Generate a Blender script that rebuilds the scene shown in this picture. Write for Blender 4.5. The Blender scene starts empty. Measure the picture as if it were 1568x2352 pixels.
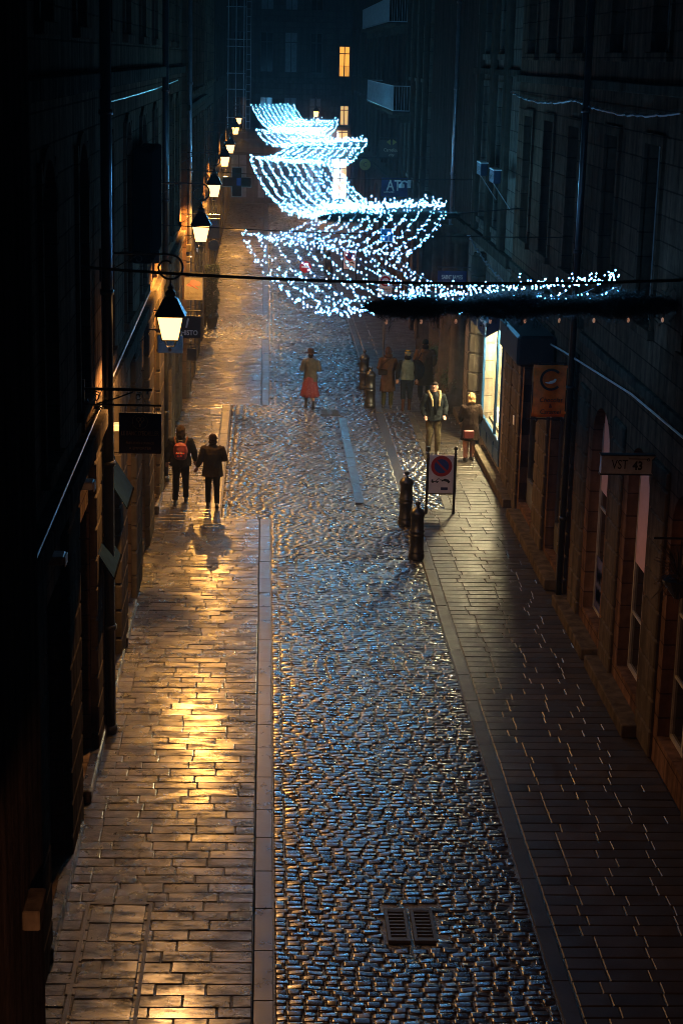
import bpy, math, random
import numpy as np
from mathutils import Vector, Matrix
random.seed(7); rng = np.random.default_rng(7)
PI = math.pi
scn = bpy.context.scene
col = scn.collection

# ------------------------------------------------------------------ camera
F = 4090.0; CX, CY = 784.0, 1176.0; CAMH = 9.6        # focal length and centre for a 1568 x 2352 picture
d_ = Vector(((612-CX)/F, -(130-CY)/F, -1)).normalized()
u_ = Vector((1, -.025, 0)).cross(d_).normalized()
if u_.y < 0: u_.negate()
r_ = d_.cross(u_)
R = Matrix((r_, d_, u_))
CAM = Vector((0, 0, CAMH))
cd = bpy.data.cameras.new('camera'); cam = bpy.data.objects.new('camera', cd); col.objects.link(cam)
cam.matrix_world = Matrix.Translation(CAM) @ R.to_4x4()
cd.sensor_fit = 'VERTICAL'; cd.sensor_height = 36; cd.lens = 36*F/2352; cd.clip_end = 600; cd.clip_start = .2
scn.camera = cam
def ray(x, y): return R @ Vector(((x-CX)/F, -(y-CY)/F, -1))
def gnd(x, y, z=0.): v = ray(x, y); return CAM + v*((z-CAMH)/v.z)
def atY(x, y, Y): v = ray(x, y); return CAM + v*(Y/v.y)
def atX(x, y, X): v = ray(x, y); return CAM + v*(X/v.x)

scn.view_settings.view_transform = 'Standard'; scn.view_settings.look = 'None'
scn.view_settings.exposure = 0; scn.view_settings.gamma = 1
cy = scn.cycles
cy.max_bounces = 5; cy.diffuse_bounces = 2; cy.glossy_bounces = 3; cy.transmission_bounces = 4; cy.volume_bounces = 0
cy.transparent_max_bounces = 12; cy.caustics_reflective = False; cy.caustics_refractive = False
cy.sample_clamp_indirect = 4; cy.use_light_tree = True; cy.pixel_filter_type = 'BLACKMAN_HARRIS'; cy.filter_width = .95; cy.use_denoising = True
try: cy.use_adaptive_sampling = False
except Exception: pass

# ------------------------------------------------------------------ world: night sky
w = bpy.data.worlds.new('World'); scn.world = w; w.use_nodes = True
nt = w.node_tree; bg = nt.nodes['Background']
sk = nt.nodes.new('ShaderNodeTexSky'); sk.sky_type = 'NISHITA'; sk.sun_disc = False
sk.sun_elevation = math.radians(-4); sk.sun_rotation = math.radians(200)
nt.links.new(sk.outputs[0], bg.inputs[0]); bg.inputs[1].default_value = .0015

# ------------------------------------------------------------------ materials
def nd(t, ty, **k):
    n = t.nodes.new(ty)
    for a, b in k.items():
        if a.startswith('i_'): n.inputs[a[2:].replace('_', ' ')].default_value = b
        else: setattr(n, a, b)
    return n
def mat(name, c, rough=.6, metal=0, emit=None, es=0, var=.25, scale=6, bump=.0, bscale=40, attr=False, rvar=0, spec=.5, ashlar=None, coat=0, streak=False, bdist=.02, b2=0, patch=0, crough=.2, aw=.8, ah=.36, mortar=.4):
    m = bpy.data.materials.new(name); m.use_nodes = True; t = m.node_tree; p = t.nodes['Principled BSDF']; L = t.links.new
    p.inputs['Roughness'].default_value = rough; p.inputs['Metallic'].default_value = metal
    p.inputs['Specular IOR Level'].default_value = spec
    if coat: p.inputs['Coat Weight'].default_value = coat; p.inputs['Coat Roughness'].default_value = crough
    tc = nd(t, 'ShaderNodeTexCoord'); geo = nd(t, 'ShaderNodeNewGeometry')
    P = geo.outputs['Position'] if not metal == .123 else tc.outputs['Object']
    n1 = nd(t, 'ShaderNodeTexNoise', i_Scale=scale, i_Detail=5., i_Roughness=.6); L(P, n1.inputs['Vector'])
    mr = nd(t, 'ShaderNodeMapRange', i_From_Min=.3, i_From_Max=.7, i_To_Min=1-var, i_To_Max=1+var); L(n1.outputs['Fac'], mr.inputs['Value'])
    mx = nd(t, 'ShaderNodeMix', data_type='RGBA', blend_type='MULTIPLY'); mx.inputs[0].default_value = 1
    mx.inputs[6].default_value = (*c, 1); L(mr.outputs[0], mx.inputs[7])
    out = mx.outputs[2]
    if attr:
        va = nd(t, 'ShaderNodeVertexColor', layer_name='tone'); m2 = nd(t, 'ShaderNodeMix', data_type='RGBA', blend_type='MULTIPLY')
        m2.inputs[0].default_value = 1; L(out, m2.inputs[6]); L(va.outputs[0], m2.inputs[7]); out = m2.outputs[2]
    hgt = None
    if streak:
        mp = nd(t, 'ShaderNodeMapping'); mp.inputs['Scale'].default_value = (3.2, 3.2, .25); L(P, mp.inputs[0])
        ns = nd(t, 'ShaderNodeTexNoise', i_Scale=1.6, i_Detail=5.); L(mp.outputs[0], ns.inputs['Vector'])
        mr2 = nd(t, 'ShaderNodeMapRange', i_From_Min=.35, i_From_Max=.65, i_To_Min=.55, i_To_Max=1.15); L(ns.outputs['Fac'], mr2.inputs['Value'])
        m3 = nd(t, 'ShaderNodeMix', data_type='RGBA', blend_type='MULTIPLY'); m3.inputs[0].default_value = 1; L(out, m3.inputs[6]); L(mr2.outputs[0], m3.inputs[7]); out = m3.outputs[2]
    if ashlar:
        sp = nd(t, 'ShaderNodeSeparateXYZ'); L(P, sp.inputs[0]); cb = nd(t, 'ShaderNodeCombineXYZ')
        L(sp.outputs[1 if ashlar == 'Y' else 0], cb.inputs[0]); L(sp.outputs[2], cb.inputs[1])
        br = nd(t, 'ShaderNodeTexBrick', i_Scale=1., i_Mortar_Size=.012, i_Mortar_Smooth=.3, i_Brick_Width=aw, i_Row_Height=ah)
        br.inputs['Color1'].default_value = (1.1, 1.1, 1.1, 1); br.inputs['Color2'].default_value = (.72, .72, .72, 1); br.inputs['Mortar'].default_value = (mortar,)*3+(1,)
        L(cb.outputs[0], br.inputs['Vector'])
        m4 = nd(t, 'ShaderNodeMix', data_type='RGBA', blend_type='MULTIPLY'); m4.inputs[0].default_value = 1; L(out, m4.inputs[6]); L(br.outputs['Color'], m4.inputs[7]); out = m4.outputs[2]
        hgt = br.outputs['Fac']
    L(out, p.inputs['Base Color'])
    nrm = None
    if hgt is not None:
        b0 = nd(t, 'ShaderNodeBump', invert=True, i_Strength=.8, i_Distance=.02); L(hgt, b0.inputs['Height']); nrm = b0.outputs[0]
    if bump:
        n2 = nd(t, 'ShaderNodeTexNoise', i_Scale=bscale, i_Detail=4., i_Roughness=.65); L(P, n2.inputs['Vector'])
        b = nd(t, 'ShaderNodeBump', i_Strength=bump, i_Distance=bdist); L(n2.outputs['Fac'], b.inputs['Height'])
        if nrm is not None: L(nrm, b.inputs['Normal'])
        nrm = b.outputs[0]
    if b2:
        n4 = nd(t, 'ShaderNodeTexNoise', i_Scale=9., i_Detail=3.); L(P, n4.inputs['Vector'])
        b3_ = nd(t, 'ShaderNodeBump', i_Strength=b2, i_Distance=.02); L(n4.outputs['Fac'], b3_.inputs['Height'])
        if nrm is not None: L(nrm, b3_.inputs['Normal'])
        nrm = b3_.outputs[0]
    if patch:
        n5 = nd(t, 'ShaderNodeTexNoise', i_Scale=3.4, i_Detail=7., i_Roughness=.72); mp5 = nd(t, 'ShaderNodeMapping'); mp5.inputs['Scale'].default_value = (.6, 1.5, 1); L(P, mp5.inputs[0]); L(mp5.outputs[0], n5.inputs['Vector'])
        m7 = nd(t, 'ShaderNodeMapRange', i_From_Min=.42, i_From_Max=.58, i_To_Min=0., i_To_Max=1.); L(n5.outputs['Fac'], m7.inputs['Value'])
        m8 = nd(t, 'ShaderNodeMapRange', i_To_Min=.25, i_To_Max=.75); L(m7.outputs[0], m8.inputs['Value']); L(m8.outputs[0], p.inputs['Specular IOR Level'])
        m12 = nd(t, 'ShaderNodeMapRange', i_To_Min=.08, i_To_Max=coat); L(m7.outputs[0], m12.inputs['Value']); L(m12.outputs[0], p.inputs['Coat Weight'])
        m9 = nd(t, 'ShaderNodeMix', data_type='RGBA', blend_type='MULTIPLY'); m9.inputs[0].default_value = 1; L(out, m9.inputs[6])
        m10 = nd(t, 'ShaderNodeMapRange', i_To_Min=.35, i_To_Max=1.15); L(m7.outputs[0], m10.inputs['Value']); L(m10.outputs[0], m9.inputs[7]); L(m9.outputs[2], p.inputs['Base Color'])
        m11 = nd(t, 'ShaderNodeMapRange', i_To_Min=rough+.22, i_To_Max=rough-.04); L(m7.outputs[0], m11.inputs['Value']); L(m11.outputs[0], p.inputs['Roughness'])
    if nrm is not None:
        L(nrm, p.inputs['Normal'])
    if rvar:
        n3 = nd(t, 'ShaderNodeTexNoise', i_Scale=2.3, i_Detail=6., i_Roughness=.7); L(P, n3.inputs['Vector'])
        m5 = nd(t, 'ShaderNodeMapRange', i_From_Min=.35, i_From_Max=.65, i_To_Min=rough-rvar, i_To_Max=rough+rvar); L(n3.outputs['Fac'], m5.inputs['Value'])
        L(m5.outputs[0], p.inputs['Roughness'])
    if emit:
        p.inputs['Emission Color'].default_value = (*emit, 1); p.inputs['Emission Strength'].default_value = es
    return m
def glassmat(name, tint=(.9, .95, 1), gl=.12):
    m = bpy.data.materials.new(name); m.use_nodes = True; t = m.node_tree; t.nodes.clear(); L = t.links.new
    o = nd(t, 'ShaderNodeOutputMaterial'); a = nd(t, 'ShaderNodeBsdfTransparent'); a.inputs[0].default_value = (*tint, 1)
    g = nd(t, 'ShaderNodeBsdfGlossy'); g.inputs['Roughness'].default_value = .03
    x = nd(t, 'ShaderNodeMixShader'); x.inputs[0].default_value = gl; L(a.outputs[0], x.inputs[1]); L(g.outputs[0], x.inputs[2]); L(x.outputs[0], o.inputs[0]); return m
WARM = (1, .50, .14); WARM2 = (1, .56, .25); ICE = (.12, .52, .95)
M = dict(
 cobble=mat('wet_cobble', (.012, .012, .020), .29, bump=.22, bscale=26, attr=True, rvar=.10, var=.3, scale=9, bdist=.008, spec=.6, coat=.9, crough=.27),
 flag=mat('wet_flagstone', (.024, .016, .009), .31, bump=.9, bscale=90, attr=True, rvar=.13, var=.45, scale=7, bdist=.010, spec=.5, b2=.7, patch=1, coat=1.0, crough=.22),
 flagr=mat('damp_flagstone', (.028, .023, .018), .42, bump=.25, bscale=30, attr=True, rvar=.1, var=.25, scale=4, bdist=.006, spec=.4),
 strip=mat('smooth_gutter_stone', (.018, .019, .024), .33, bump=.25, bscale=18, attr=True, rvar=.08, var=.2, bdist=.006),
 mortar=mat('wet_mortar', (.016, .013, .012), .4, bump=.5, bscale=60),
 earth=mat('dark_ground', (.02, .02, .02), .8),
 water=mat('rain_water', (.01, .01, .012), .2, bump=.8, bscale=30, spec=.6),
 stoneL=mat('granite_left', (.13, .088, .058), .85, spec=.0, ashlar='Y', bump=.4, bscale=28, streak=True, bdist=.012),
 stoneR=mat('granite_right', (.12, .070, .045), .85, spec=.0, ashlar='Y', bump=.4, bscale=28, streak=True, bdist=.012),
 stoneR2=mat('granite_pale', (.19, .16, .125), .85, spec=.0, ashlar='Y', bump=.4, bscale=28, streak=True, bdist=.012, aw=1.3, ah=.45),
 darkwall=mat('dark_render', (.07, .052, .04), .9, spec=.0, bump=.4, bscale=12, streak=True),
 stoneE=mat('granite_end', (.06, .055, .05), .8, ashlar='X', bump=.3, bscale=20, streak=True),
 block=mat('dressed_granite', (.085, .07, .052), .75, spec=.0, bump=.5, bscale=35, var=.3, scale=5, bdist=.012, streak=True),
 blockR=mat('dressed_granite_buff', (.075, .06, .044), .75, spec=.0, bump=.5, bscale=35, var=.25, scale=5, bdist=.012, streak=True),
 frame=mat('dark_window_paint', (.05, .05, .05), .5),
 lightframe=mat('grey_window_paint', (.25, .24, .22), .5),
 pane=mat('dark_glass', (.008, .009, .01), .08, spec=.6),
 iron=mat('black_iron', (.012, .012, .013), .35, bump=.2, bscale=50, spec=.6),
 pipe=mat('wet_zinc_pipe', (.035, .037, .04), .28, metal=.6),
 pipelite=mat('grey_zinc_pipe', (.25, .26, .28), .3, metal=.7),
 cable=mat('white_cable', (.5, .5, .5), .3),
 wire=mat('thin_black_cable', (.01, .01, .01), .5),
 netwire=mat('net_flex', (.16, .22, .24), .4),
 lamp=mat('lamp_glass', (1, .8, .5), .4, emit=WARM, es=5, var=0),
 bulb=mat('ice_white_bulb', (.8, .9, 1), .3, emit=ICE, es=200, var=0),
 bulbn=mat('ice_white_bulb_near', (.8, .9, 1), .3, emit=(.13, .46, 1.0), es=44, var=0),
 ember=mat('small_warm_bulb', (.9, .7, .6), .3, emit=(1, .45, .25), es=.25, var=0),
 fir=mat('dark_fir_needles', (.014, .026, .018), .7, var=.4),
 leaf=mat('hedge_leaves', (.03, .06, .02), .55, var=.5, scale=20),
 leafD=mat('ivy_leaves', (.02, .04, .02), .6, var=.5, scale=20),
 blue=mat('blue_shopfront_paint', (.005, .04, .10), .4, spec=.4),
 navy=mat('navy_cloth', (.012, .02, .05), .6),
 navysign=mat('navy_sign_board', (.02, .026, .10), .5),
 cream=mat('cream_plaster', (.13, .11, .07), .7),
 white=mat('white_paint', (.7, .7, .68), .45),
 pinkpanel=mat('sign_white_sheet', (.8, .72, .68), .5, var=.08),
 red=mat('sign_red', (.45, .012, .02), .45, var=.08), sblue=mat('sign_blue', (.012, .05, .22), .45, var=.08),
 signblue=mat('square_sign_blue', (.02, .25, .62), .4, var=.05),
 black=mat('black_print', (.012, .012, .012), .5),
 orange=mat('orange_banner', (.9, .17, .01), .6), darktext=mat('dark_lettering', (.03, .015, .01), .6),
 gold=mat('dull_gold_print', (.5, .36, .25), .6), greysign=mat('grey_sign_board', (.5, .5, .5), .6),
 brownsign=mat('brown_sign_board', (.045, .033, .025), .6), palesign=mat('pale_sign_board', (.07, .062, .05), .6),
 textgrey=mat('pale_lettering', (.8, .76, .66), .5), candy=mat('sweet_print', (.18, .06, .05), .6),
 warmwin=mat('warm_curtain_glow', (.8, .5, .2), .8, emit=(1, .42, .06), es=1.3, var=.25, scale=1.2),
 warmwin2=mat('warm_room_glow', (.8, .6, .3), .8, emit=(1, .58, .2), es=.9, var=.5, scale=2.5),
 pinkwin=mat('pink_blind_glow', (.30, .17, .15), .6, emit=(1, .45, .4), es=.035, var=.1),  # faint glow added in the blind's own material, no lamp behind it
 green=mat('green_tube_frame', (.2, .25, .22), .4), yellow=mat('yellow_disc', (.35, .25, .05), .5),
 glass=glassmat('clear_glass'), skin=mat('skin', (.25, .13, .09), .5, var=.08),
 shoe=mat('dark_shoe', (.02, .018, .016), .45), steel=mat('wet_steel', (.025, .025, .025), .55, metal=.3),
 soot=mat('soot_black_panel', (.004, .004, .004), .95, spec=.0),
 curtain=mat('pale_blind', (.20, .21, .22), .7),
)
_cm = {}
def cloth(c, name='cloth', rough=.85, **k):
    key = (name, c)
    if key not in _cm: _cm[key] = mat(name, tuple(v*.36 for v in c), rough, spec=.06, bump=.35, bscale=60, var=.22, scale=9, bdist=.01, **k)
    return _cm[key]

# ------------------------------------------------------------------ mesh builder
class MB:
    def __init__(s): s.v = []; s.f = []; s.c = []
    def add(s, vs, fs, c=None):
        n = len(s.v); s.v += [tuple(p) for p in vs]; s.f += [tuple(i+n for i in f) for f in fs]
        if c is not None: s.c += [c]*len(vs)
        return s
    def box(s, x0, x1, y0, y1, z0, z1, m=None, bev=0):
        if x0 > x1: x0, x1 = x1, x0
        if bev:
            b = bev; vs = []
            for z, i in ((z0, b), (z0+b, 0), (z1-b, 0), (z1, b)):
                for (x, y) in ((x0+b, y0), (x1-b, y0), (x1, y0+b), (x1, y1-b), (x1-b, y1), (x0+b, y1), (x0, y1-b), (x0, y0+b)):
                    cxx, cyy = (x0+x1)/2, (y0+y1)/2
                    vs.append((x+(i if x < cxx else -i), y+(i if y < cyy else -i), z))
            fs = [tuple(range(7, -1, -1)), tuple(range(24, 32))]
            for k in range(3):
                for j in range(8): fs.append((k*8+j, k*8+(j+1) % 8, (k+1)*8+(j+1) % 8, (k+1)*8+j))
        else:
            vs = [(x, y, z) for z in (z0, z1) for (x, y) in ((x0, y0), (x1, y0), (x1, y1), (x0, y1))]
            fs = [(3, 2, 1, 0), (4, 5, 6, 7), (0, 1, 5, 4), (1, 2, 6, 5), (2, 3, 7, 6), (3, 0, 4, 7)]
        if m is not None: vs = [m @ Vector(p) for p in vs]
        return s.add(vs, fs)
    def quad(s, a, b, c, d): return s.add([a, b, c, d], [(0, 1, 2, 3)])
    def tube(s, pts, r, n=6, cap=True):
        pts = [Vector(p) for p in pts]; k = len(pts)
        rs = r if isinstance(r, (list, tuple)) else [r]*k
        vs = []; prev = None
        for i, p in enumerate(pts):
            t = (pts[min(i+1, k-1)]-pts[max(i-1, 0)])
            if t.length < 1e-9: t = Vector((0, 0, 1))
            t.normalize()
            a = prev if prev is not None else (Vector((0, 0, 1)) if abs(t.z) < .9 else Vector((1, 0, 0)))
            a = (a - t*a.dot(t)); a = a.normalized() if a.length > 1e-6 else t.orthogonal().normalized()
            prev = a; b = t.cross(a)
            for j in range(n):
                q = 2*PI*j/n; vs.append(p+(a*math.cos(q)+b*math.sin(q))*rs[i])
        fs = [(i*n+j, i*n+(j+1) % n, (i+1)*n+(j+1) % n, (i+1)*n+j) for i in range(k-1) for j in range(n)]
        if cap: fs += [tuple(range(n-1, -1, -1)), tuple(range((k-1)*n, k*n))]
        return s.add(vs, fs)
    def lathe(s, prof, n=16, o=(0, 0, 0), m=None):
        vs = []
        for (r, z) in prof:
            for j in range(n):
                q = 2*PI*j/n; vs.append(Vector((r*math.cos(q)+o[0], r*math.sin(q)+o[1], z+o[2])))
        k = len(prof)
        fs = [(i*n+j, i*n+(j+1) % n, (i+1)*n+(j+1) % n, (i+1)*n+j) for i in range(k-1) for j in range(n)]
        fs += [tuple(range(n-1, -1, -1)), tuple(range((k-1)*n, k*n))]
        if m is not None: vs = [m @ p for p in vs]
        return s.add(vs, fs)
    def ell(s, c, r, n=10, m=12, rot=None):
        vs = []; c = Vector(c)
        for i in range(n+1):
            a = PI*i/n
            for j in range(m):
                b = 2*PI*j/m; p = Vector((r[0]*math.sin(a)*math.cos(b), r[1]*math.sin(a)*math.sin(b), r[2]*math.cos(a)))
                if rot is not None: p = rot @ p
                vs.append(c+p)
        fs = [(i*m+j, (i+1)*m+j, (i+1)*m+(j+1) % m, i*m+(j+1) % m) for i in range(n) for j in range(m)]
        return s.add(vs, fs)
    def loft(s, rings, n=20):
        "rings of (cx, cy, z, rx, ry)"
        vs = []
        for (cx, cy_, z, rx, ry) in rings:
            for j in range(n):
                q = 2*PI*j/n; vs.append((cx+rx*math.cos(q), cy_+ry*math.sin(q), z))
        k = len(rings)
        fs = [(i*n+j, i*n+(j+1) % n, (i+1)*n+(j+1) % n, (i+1)*n+j) for i in range(k-1) for j in range(n)]
        fs += [tuple(range(n-1, -1, -1)), tuple(range((k-1)*n, k*n))]
        return s.add(vs, fs)
    def mesh(s, name, m, smooth=False):
        me = bpy.data.meshes.new(name); me.from_pydata(s.v, [], s.f); me.update()
        if m: me.materials.append(m)
        if s.c and len(s.c) == len(s.v):
            a = me.color_attributes.new('tone', 'FLOAT_COLOR', 'POINT')
            a.data.foreach_set('color', np.array([(*c, 1.) for c in s.c], dtype=np.float32).ravel())
        if smooth: me.polygons.foreach_set('use_smooth', [True]*len(me.polygons))
        return me
    def build(s, name, m, parent=None, smooth=False, loc=None):
        o = bpy.data.objects.new(name, s.mesh(name, m, smooth)); col.objects.link(o)
        if parent is not None: o.parent = parent
        if loc is not None: o.location = loc
        return o
def tag(o, label=None, cat=None, group=None, kind=None):
    if label: o['label'] = label
    if cat: o['category'] = cat
    if group: o['group'] = group
    if kind: o['kind'] = kind
    return o
def empty(name, loc, label, cat, group=None, rz=0):
    o = bpy.data.objects.new(name, None); col.objects.link(o); o.location = loc; o.rotation_euler = (0, 0, rz); o.empty_display_size = .2
    return tag(o, label, cat, group)
def kids(o): return [c for c in o.children]
def copy_tree(o, parent=None, loc=None, rz=None):
    c = o.copy(); col.objects.link(c)
    if parent is not None: c.parent = parent
    if loc is not None: c.location = loc
    if rz is not None: c.rotation_euler = (0, 0, rz)
    for ch in kids(o): copy_tree(ch, c)
    return c
def text_mb(txt, size, x, z, y, extr=.004, bold=0, sx=1, align='CENTER', shear=0):
    "text lying in an XZ plane facing -Y; returns an MB"
    cu = bpy.data.curves.new('t', 'FONT'); cu.body = txt; cu.size = size; cu.align_x = align; cu.align_y = 'CENTER'
    cu.extrude = extr; cu.offset = bold; cu.shear = shear; cu.resolution_u = 3; cu.space_line = .9
    ob = bpy.data.objects.new('t', cu); col.objects.link(ob)
    me = bpy.data.meshes.new_from_object(ob.evaluated_get(bpy.context.evaluated_depsgraph_get()))
    b = MB(); b.add([(x+v.co.x*sx, y-v.co.z, z+v.co.y) for v in me.vertices], [tuple(p.vertices) for p in me.polygons])
    bpy.data.objects.remove(ob); bpy.data.curves.remove(cu); bpy.data.meshes.remove(me)
    return b
def rot_side(b, side, xw):
    "turn an MB drawn in XZ facing -Y into the YZ plane of a side wall: local x becomes world y"
    b.v = [(xw - side*(-y), (-x if side > 0 else x), z) for (x, y, z) in b.v]
    return b

# ------------------------------------------------------------------ ground
def gz(x, y):
    if .22 < x < 3.2: return -.045 + .031*abs(x-1.77)
    return 0.
GP = {6: (-1, -.93, -.62, .62, .93, 1), 4: (-1, -.8, .8, 1)}
def lay(x0, x1, y0, y1, row, lmin, lmax, dome, gap=.012, tilt=.006, hj=.003, skip=(), ci=(1, 1, 1), cv=.25, hue=None, far=1e9, rowv=.06, wob=0.):
    b = MB(); y = y0; tones = []
    while y < y1:
        rh = row*random.uniform(1-rowv, 1+rowv); x = x0 - random.uniform(0, lmax); ph = random.uniform(0, 6)
        while x < x1:
            l = random.uniform(lmin, lmax)
            if x < x0 and x+l-x0 < lmin*.6: l = x0-x+lmin
            if x1-(x+l) < lmin*.6: l = x1-x
            a, bb = max(x, x0), min(x+l, x1)
            if bb-a > lmin*.35:
                cx, cyy = (a+bb)/2, y+rh/2
                if not any(s[0] < cx < s[1] and s[2] < cyy < s[3] for s in skip):
                    hw, hl = (bb-a-gap)/2, (rh-gap)/2
                    cyw = cyy + wob*math.sin(cx*2.2+ph)*rh
                    z = gz(cx, cyy)+random.uniform(-hj, hj); tx, ty = random.uniform(-tilt, tilt), random.uniform(-tilt, tilt)
                    v = 1+random.uniform(-cv, cv); v *= (.45 if dome and abs(cx-1.77-.08*math.sin(cyy*1.1)) < .12 else 1); c = (v*ci[0], v*ci[1], v*ci[2])
                    if hue:
                        h = random.choice(hue); c = (c[0]*h[0], c[1]*h[1], c[2]*h[2])
                    if dome:
                        n = 6 if cyy < 34 else 4; vs = []; rot = random.uniform(-.025, .025); k = random.uniform(.75, 1.1)
                        for i in range(n):
                            for j in range(n):
                                uu, vv = GP[n][i], GP[n][j]
                                e = (1-abs(uu)**5)*(1-abs(vv)**4)
                                sx = uu*(1-.07*abs(vv)**3); sy = vv*(1-.10*abs(uu)**3)
                                px, py = sx*hw, sy*hl
                                vs.append((cx+px-rot*py, cyw+py+rot*px, z-.020+(0 if max(abs(uu), abs(vv)) == 1 else (.014+dome*.45 if max(abs(uu), abs(vv)) > .9 else .014+dome))+tx*px*6+ty*py*6+random.uniform(-.0012, .0012)))
                        b.add(vs, [(i*n+j, (i+1)*n+j, (i+1)*n+j+1, i*n+j+1) for i in range(n-1) for j in range(n-1)], c)
                    else:
                        vs = []; jit = [(random.uniform(-.004, .004), random.uniform(-.004, .004)) for _ in range(4)]
                        for ins, dz in ((0, -.09), (0, -.007), (.010, 0.)):
                            for q, (sx, sy) in enumerate(((-1, -1), (1, -1), (1, 1), (-1, 1))):
                                px, py = sx*(hw-ins)+jit[q][0], sy*(hl-ins)+jit[q][1]
                                vs.append((cx+px, cyw+py, z+dz+tx*px+ty*py))
                        fs = [(8, 9, 10, 11)]+[(k*4+j, k*4+(j+1) % 4, (k+1)*4+(j+1) % 4, (k+1)*4+j) for k in (0, 1) for j in range(4)]
                        b.add(vs, fs, c)
            x += l
        y += rh
    return b
def struct(o): return tag(o, kind='structure')
g = MB(); g.quad((-150, -60, -.1), (150, -60, -.1), (150, 300, -.1), (-150, 300, -.1)); struct(g.build('ground', M['earth']))
g = MB(); g.quad((-2.6, 9, -.088), (6.6, 9, -.088), (6.6, 124, -.088), (-2.6, 124, -.088)); 
for (xa, xb) in ((-2.6, -.02), (3.21, 6.6)): g.quad((xa, 9, -.016), (xb, 9, -.016), (xb, 124, -.016), (xa, 124, -.016))
xs_ = [.20, .9, 1.5, 1.77, 2.1, 2.7, 3.22]
for xa, xb in zip(xs_, xs_[1:]):
    za, zb = (-.058+.031*abs(x-1.77) for x in (xa, xb)); g.quad((xa, 9, za), (xb, 9, zb), (xb, 124, zb), (xa, 124, za))
struct(g.build('mortar_bed', M['mortar']))
HUES = ((1, 1, 1), (1.05, .95, .95), (1.25, .85, .85), (.9, .95, 1.1), (.8, .8, .85), (1.35, .9, .8), (1, 1, 1.05))
GR = [(1.45, 2.12, 18.1, 19.1), (1.6, 2.25, 48.6, 49.5)]
b = lay(.22, 3.19, 12, 37, .108, .13, .235, .006, gap=.004, tilt=.022, hj=.005, skip=GR, hue=HUES, wob=.06, rowv=.07)
b2 = lay(-.85, 3.19, 37, 49.8, .108, .13, .235, .006, gap=.004, tilt=.022, hj=.005, skip=GR+[(2.08, 2.34, 38.4, 48.4)], hue=HUES, wob=.06, rowv=.07)
b3 = lay(.22, 3.19, 49.8, 121, .125, .14, .25, .006, gap=.004, tilt=.022, hj=.005, hue=HUES, wob=.06, rowv=.07)
b4 = lay(-2.3, .22, 62, 68, .125, .14, .25, .006, gap=.004, tilt=.022, hj=.005, hue=HUES)
b5 = lay(3.4, 4.25, 38, 49, .165, .14, .27, .009, gap=.007, tilt=.02, hj=.004, hue=((1.3, .9, .75), (1.1, .9, .8), (.9, .85, .85)))
for q in (b2, b3, b4, b5): b.add(q.v, q.f); b.c += q.c
struct(b.build('cobbled_road', M['cobble'], smooth=True))
COVER = [(-1.95, -1.18, 15.2, 19.1)]
HUF = ((1, 1, 1), (1.1, 1, .9), (.85, .85, .85), (1.15, 1.05, .95), (.95, .92, .9))
b = lay(-2.3, -.02, 12, 37, .235, .34, .72, 0, gap=.010, tilt=.022, hj=.004, hue=HUF)
b2 = lay(-2.3, -1.1, 37, 49.8, .235, .34, .72, 0, gap=.010, tilt=.022, hj=.004, hue=HUF)
b3 = lay(-2.3, -.02, 49.8, 62, .235, .34, .72, 0, gap=.010, tilt=.022, hj=.004, hue=HUF)
b4 = lay(-2.3, -.02, 68, 121, .235, .34, .72, 0, gap=.010, tilt=.022, hj=.004, hue=HUF)
for q in (b2, b3, b4): b.add(q.v, q.f); b.c += q.c
struct(b.build('left_pavement', M['flag']))
b = lay(3.42, 5.62, 12, 38, .255, .42, .68, 0, gap=.012, tilt=.006, hj=.002, hue=HUF+((.7, .7, .7),))
b2 = lay(4.25, 5.9, 38, 49, .255, .42, .68, 0, gap=.012, tilt=.006, hj=.002, hue=HUF+((.6, .6, .6),))
b3 = lay(3.42, 5.9, 49, 121, .255, .42, .68, 0, gap=.012, tilt=.006, hj=.002, hue=HUF)
for q in (b2, b3): b.add(q.v, q.f); b.c += q.c
struct(b.build('right_pavement', M['flagr']))
def strip(x0, x1, y0, y1, l=1.0):
    bb = MB(); y = y0
    while y < y1:
        e = min(y+l*random.uniform(.8, 1.2), y1); v = random.uniform(.8, 1.15)
        if e-y > .2:
            s_ = MB(); s_.box(x0+.006, x1-.006, y+.006, e-.006, -.05, random.uniform(-.001, .004), bev=.006); bb.add(s_.v, s_.f, (v, v, v))
        y = e
    return bb
b = strip(-.01, .21, 12, 37)
for a in ((-1.09, -.87, 37, 49.8), (-.01, .21, 49.8, 62), (-.01, .21, 68, 121), (2.1, 2.32, 38.5, 48.4)): q = strip(*a); b.add(q.v, q.f); b.c += q.c
struct(b.build('gutter_stone_strip', M['strip']))
b = strip(3.2, 3.4, 12, 37, 1.1); q = strip(3.2, 3.4, 49, 121, 1.1); b.add(q.v, q.f); b.c += q.c
q = strip(4.06, 4.24, 38, 49, 1.1); b.add(q.v, q.f); b.c += q.c
for k, p in enumerate(b.v): b.v[k] = (p[0], p[1], p[2]+.012)
struct(b.build('kerb', M['flagr']))
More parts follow.
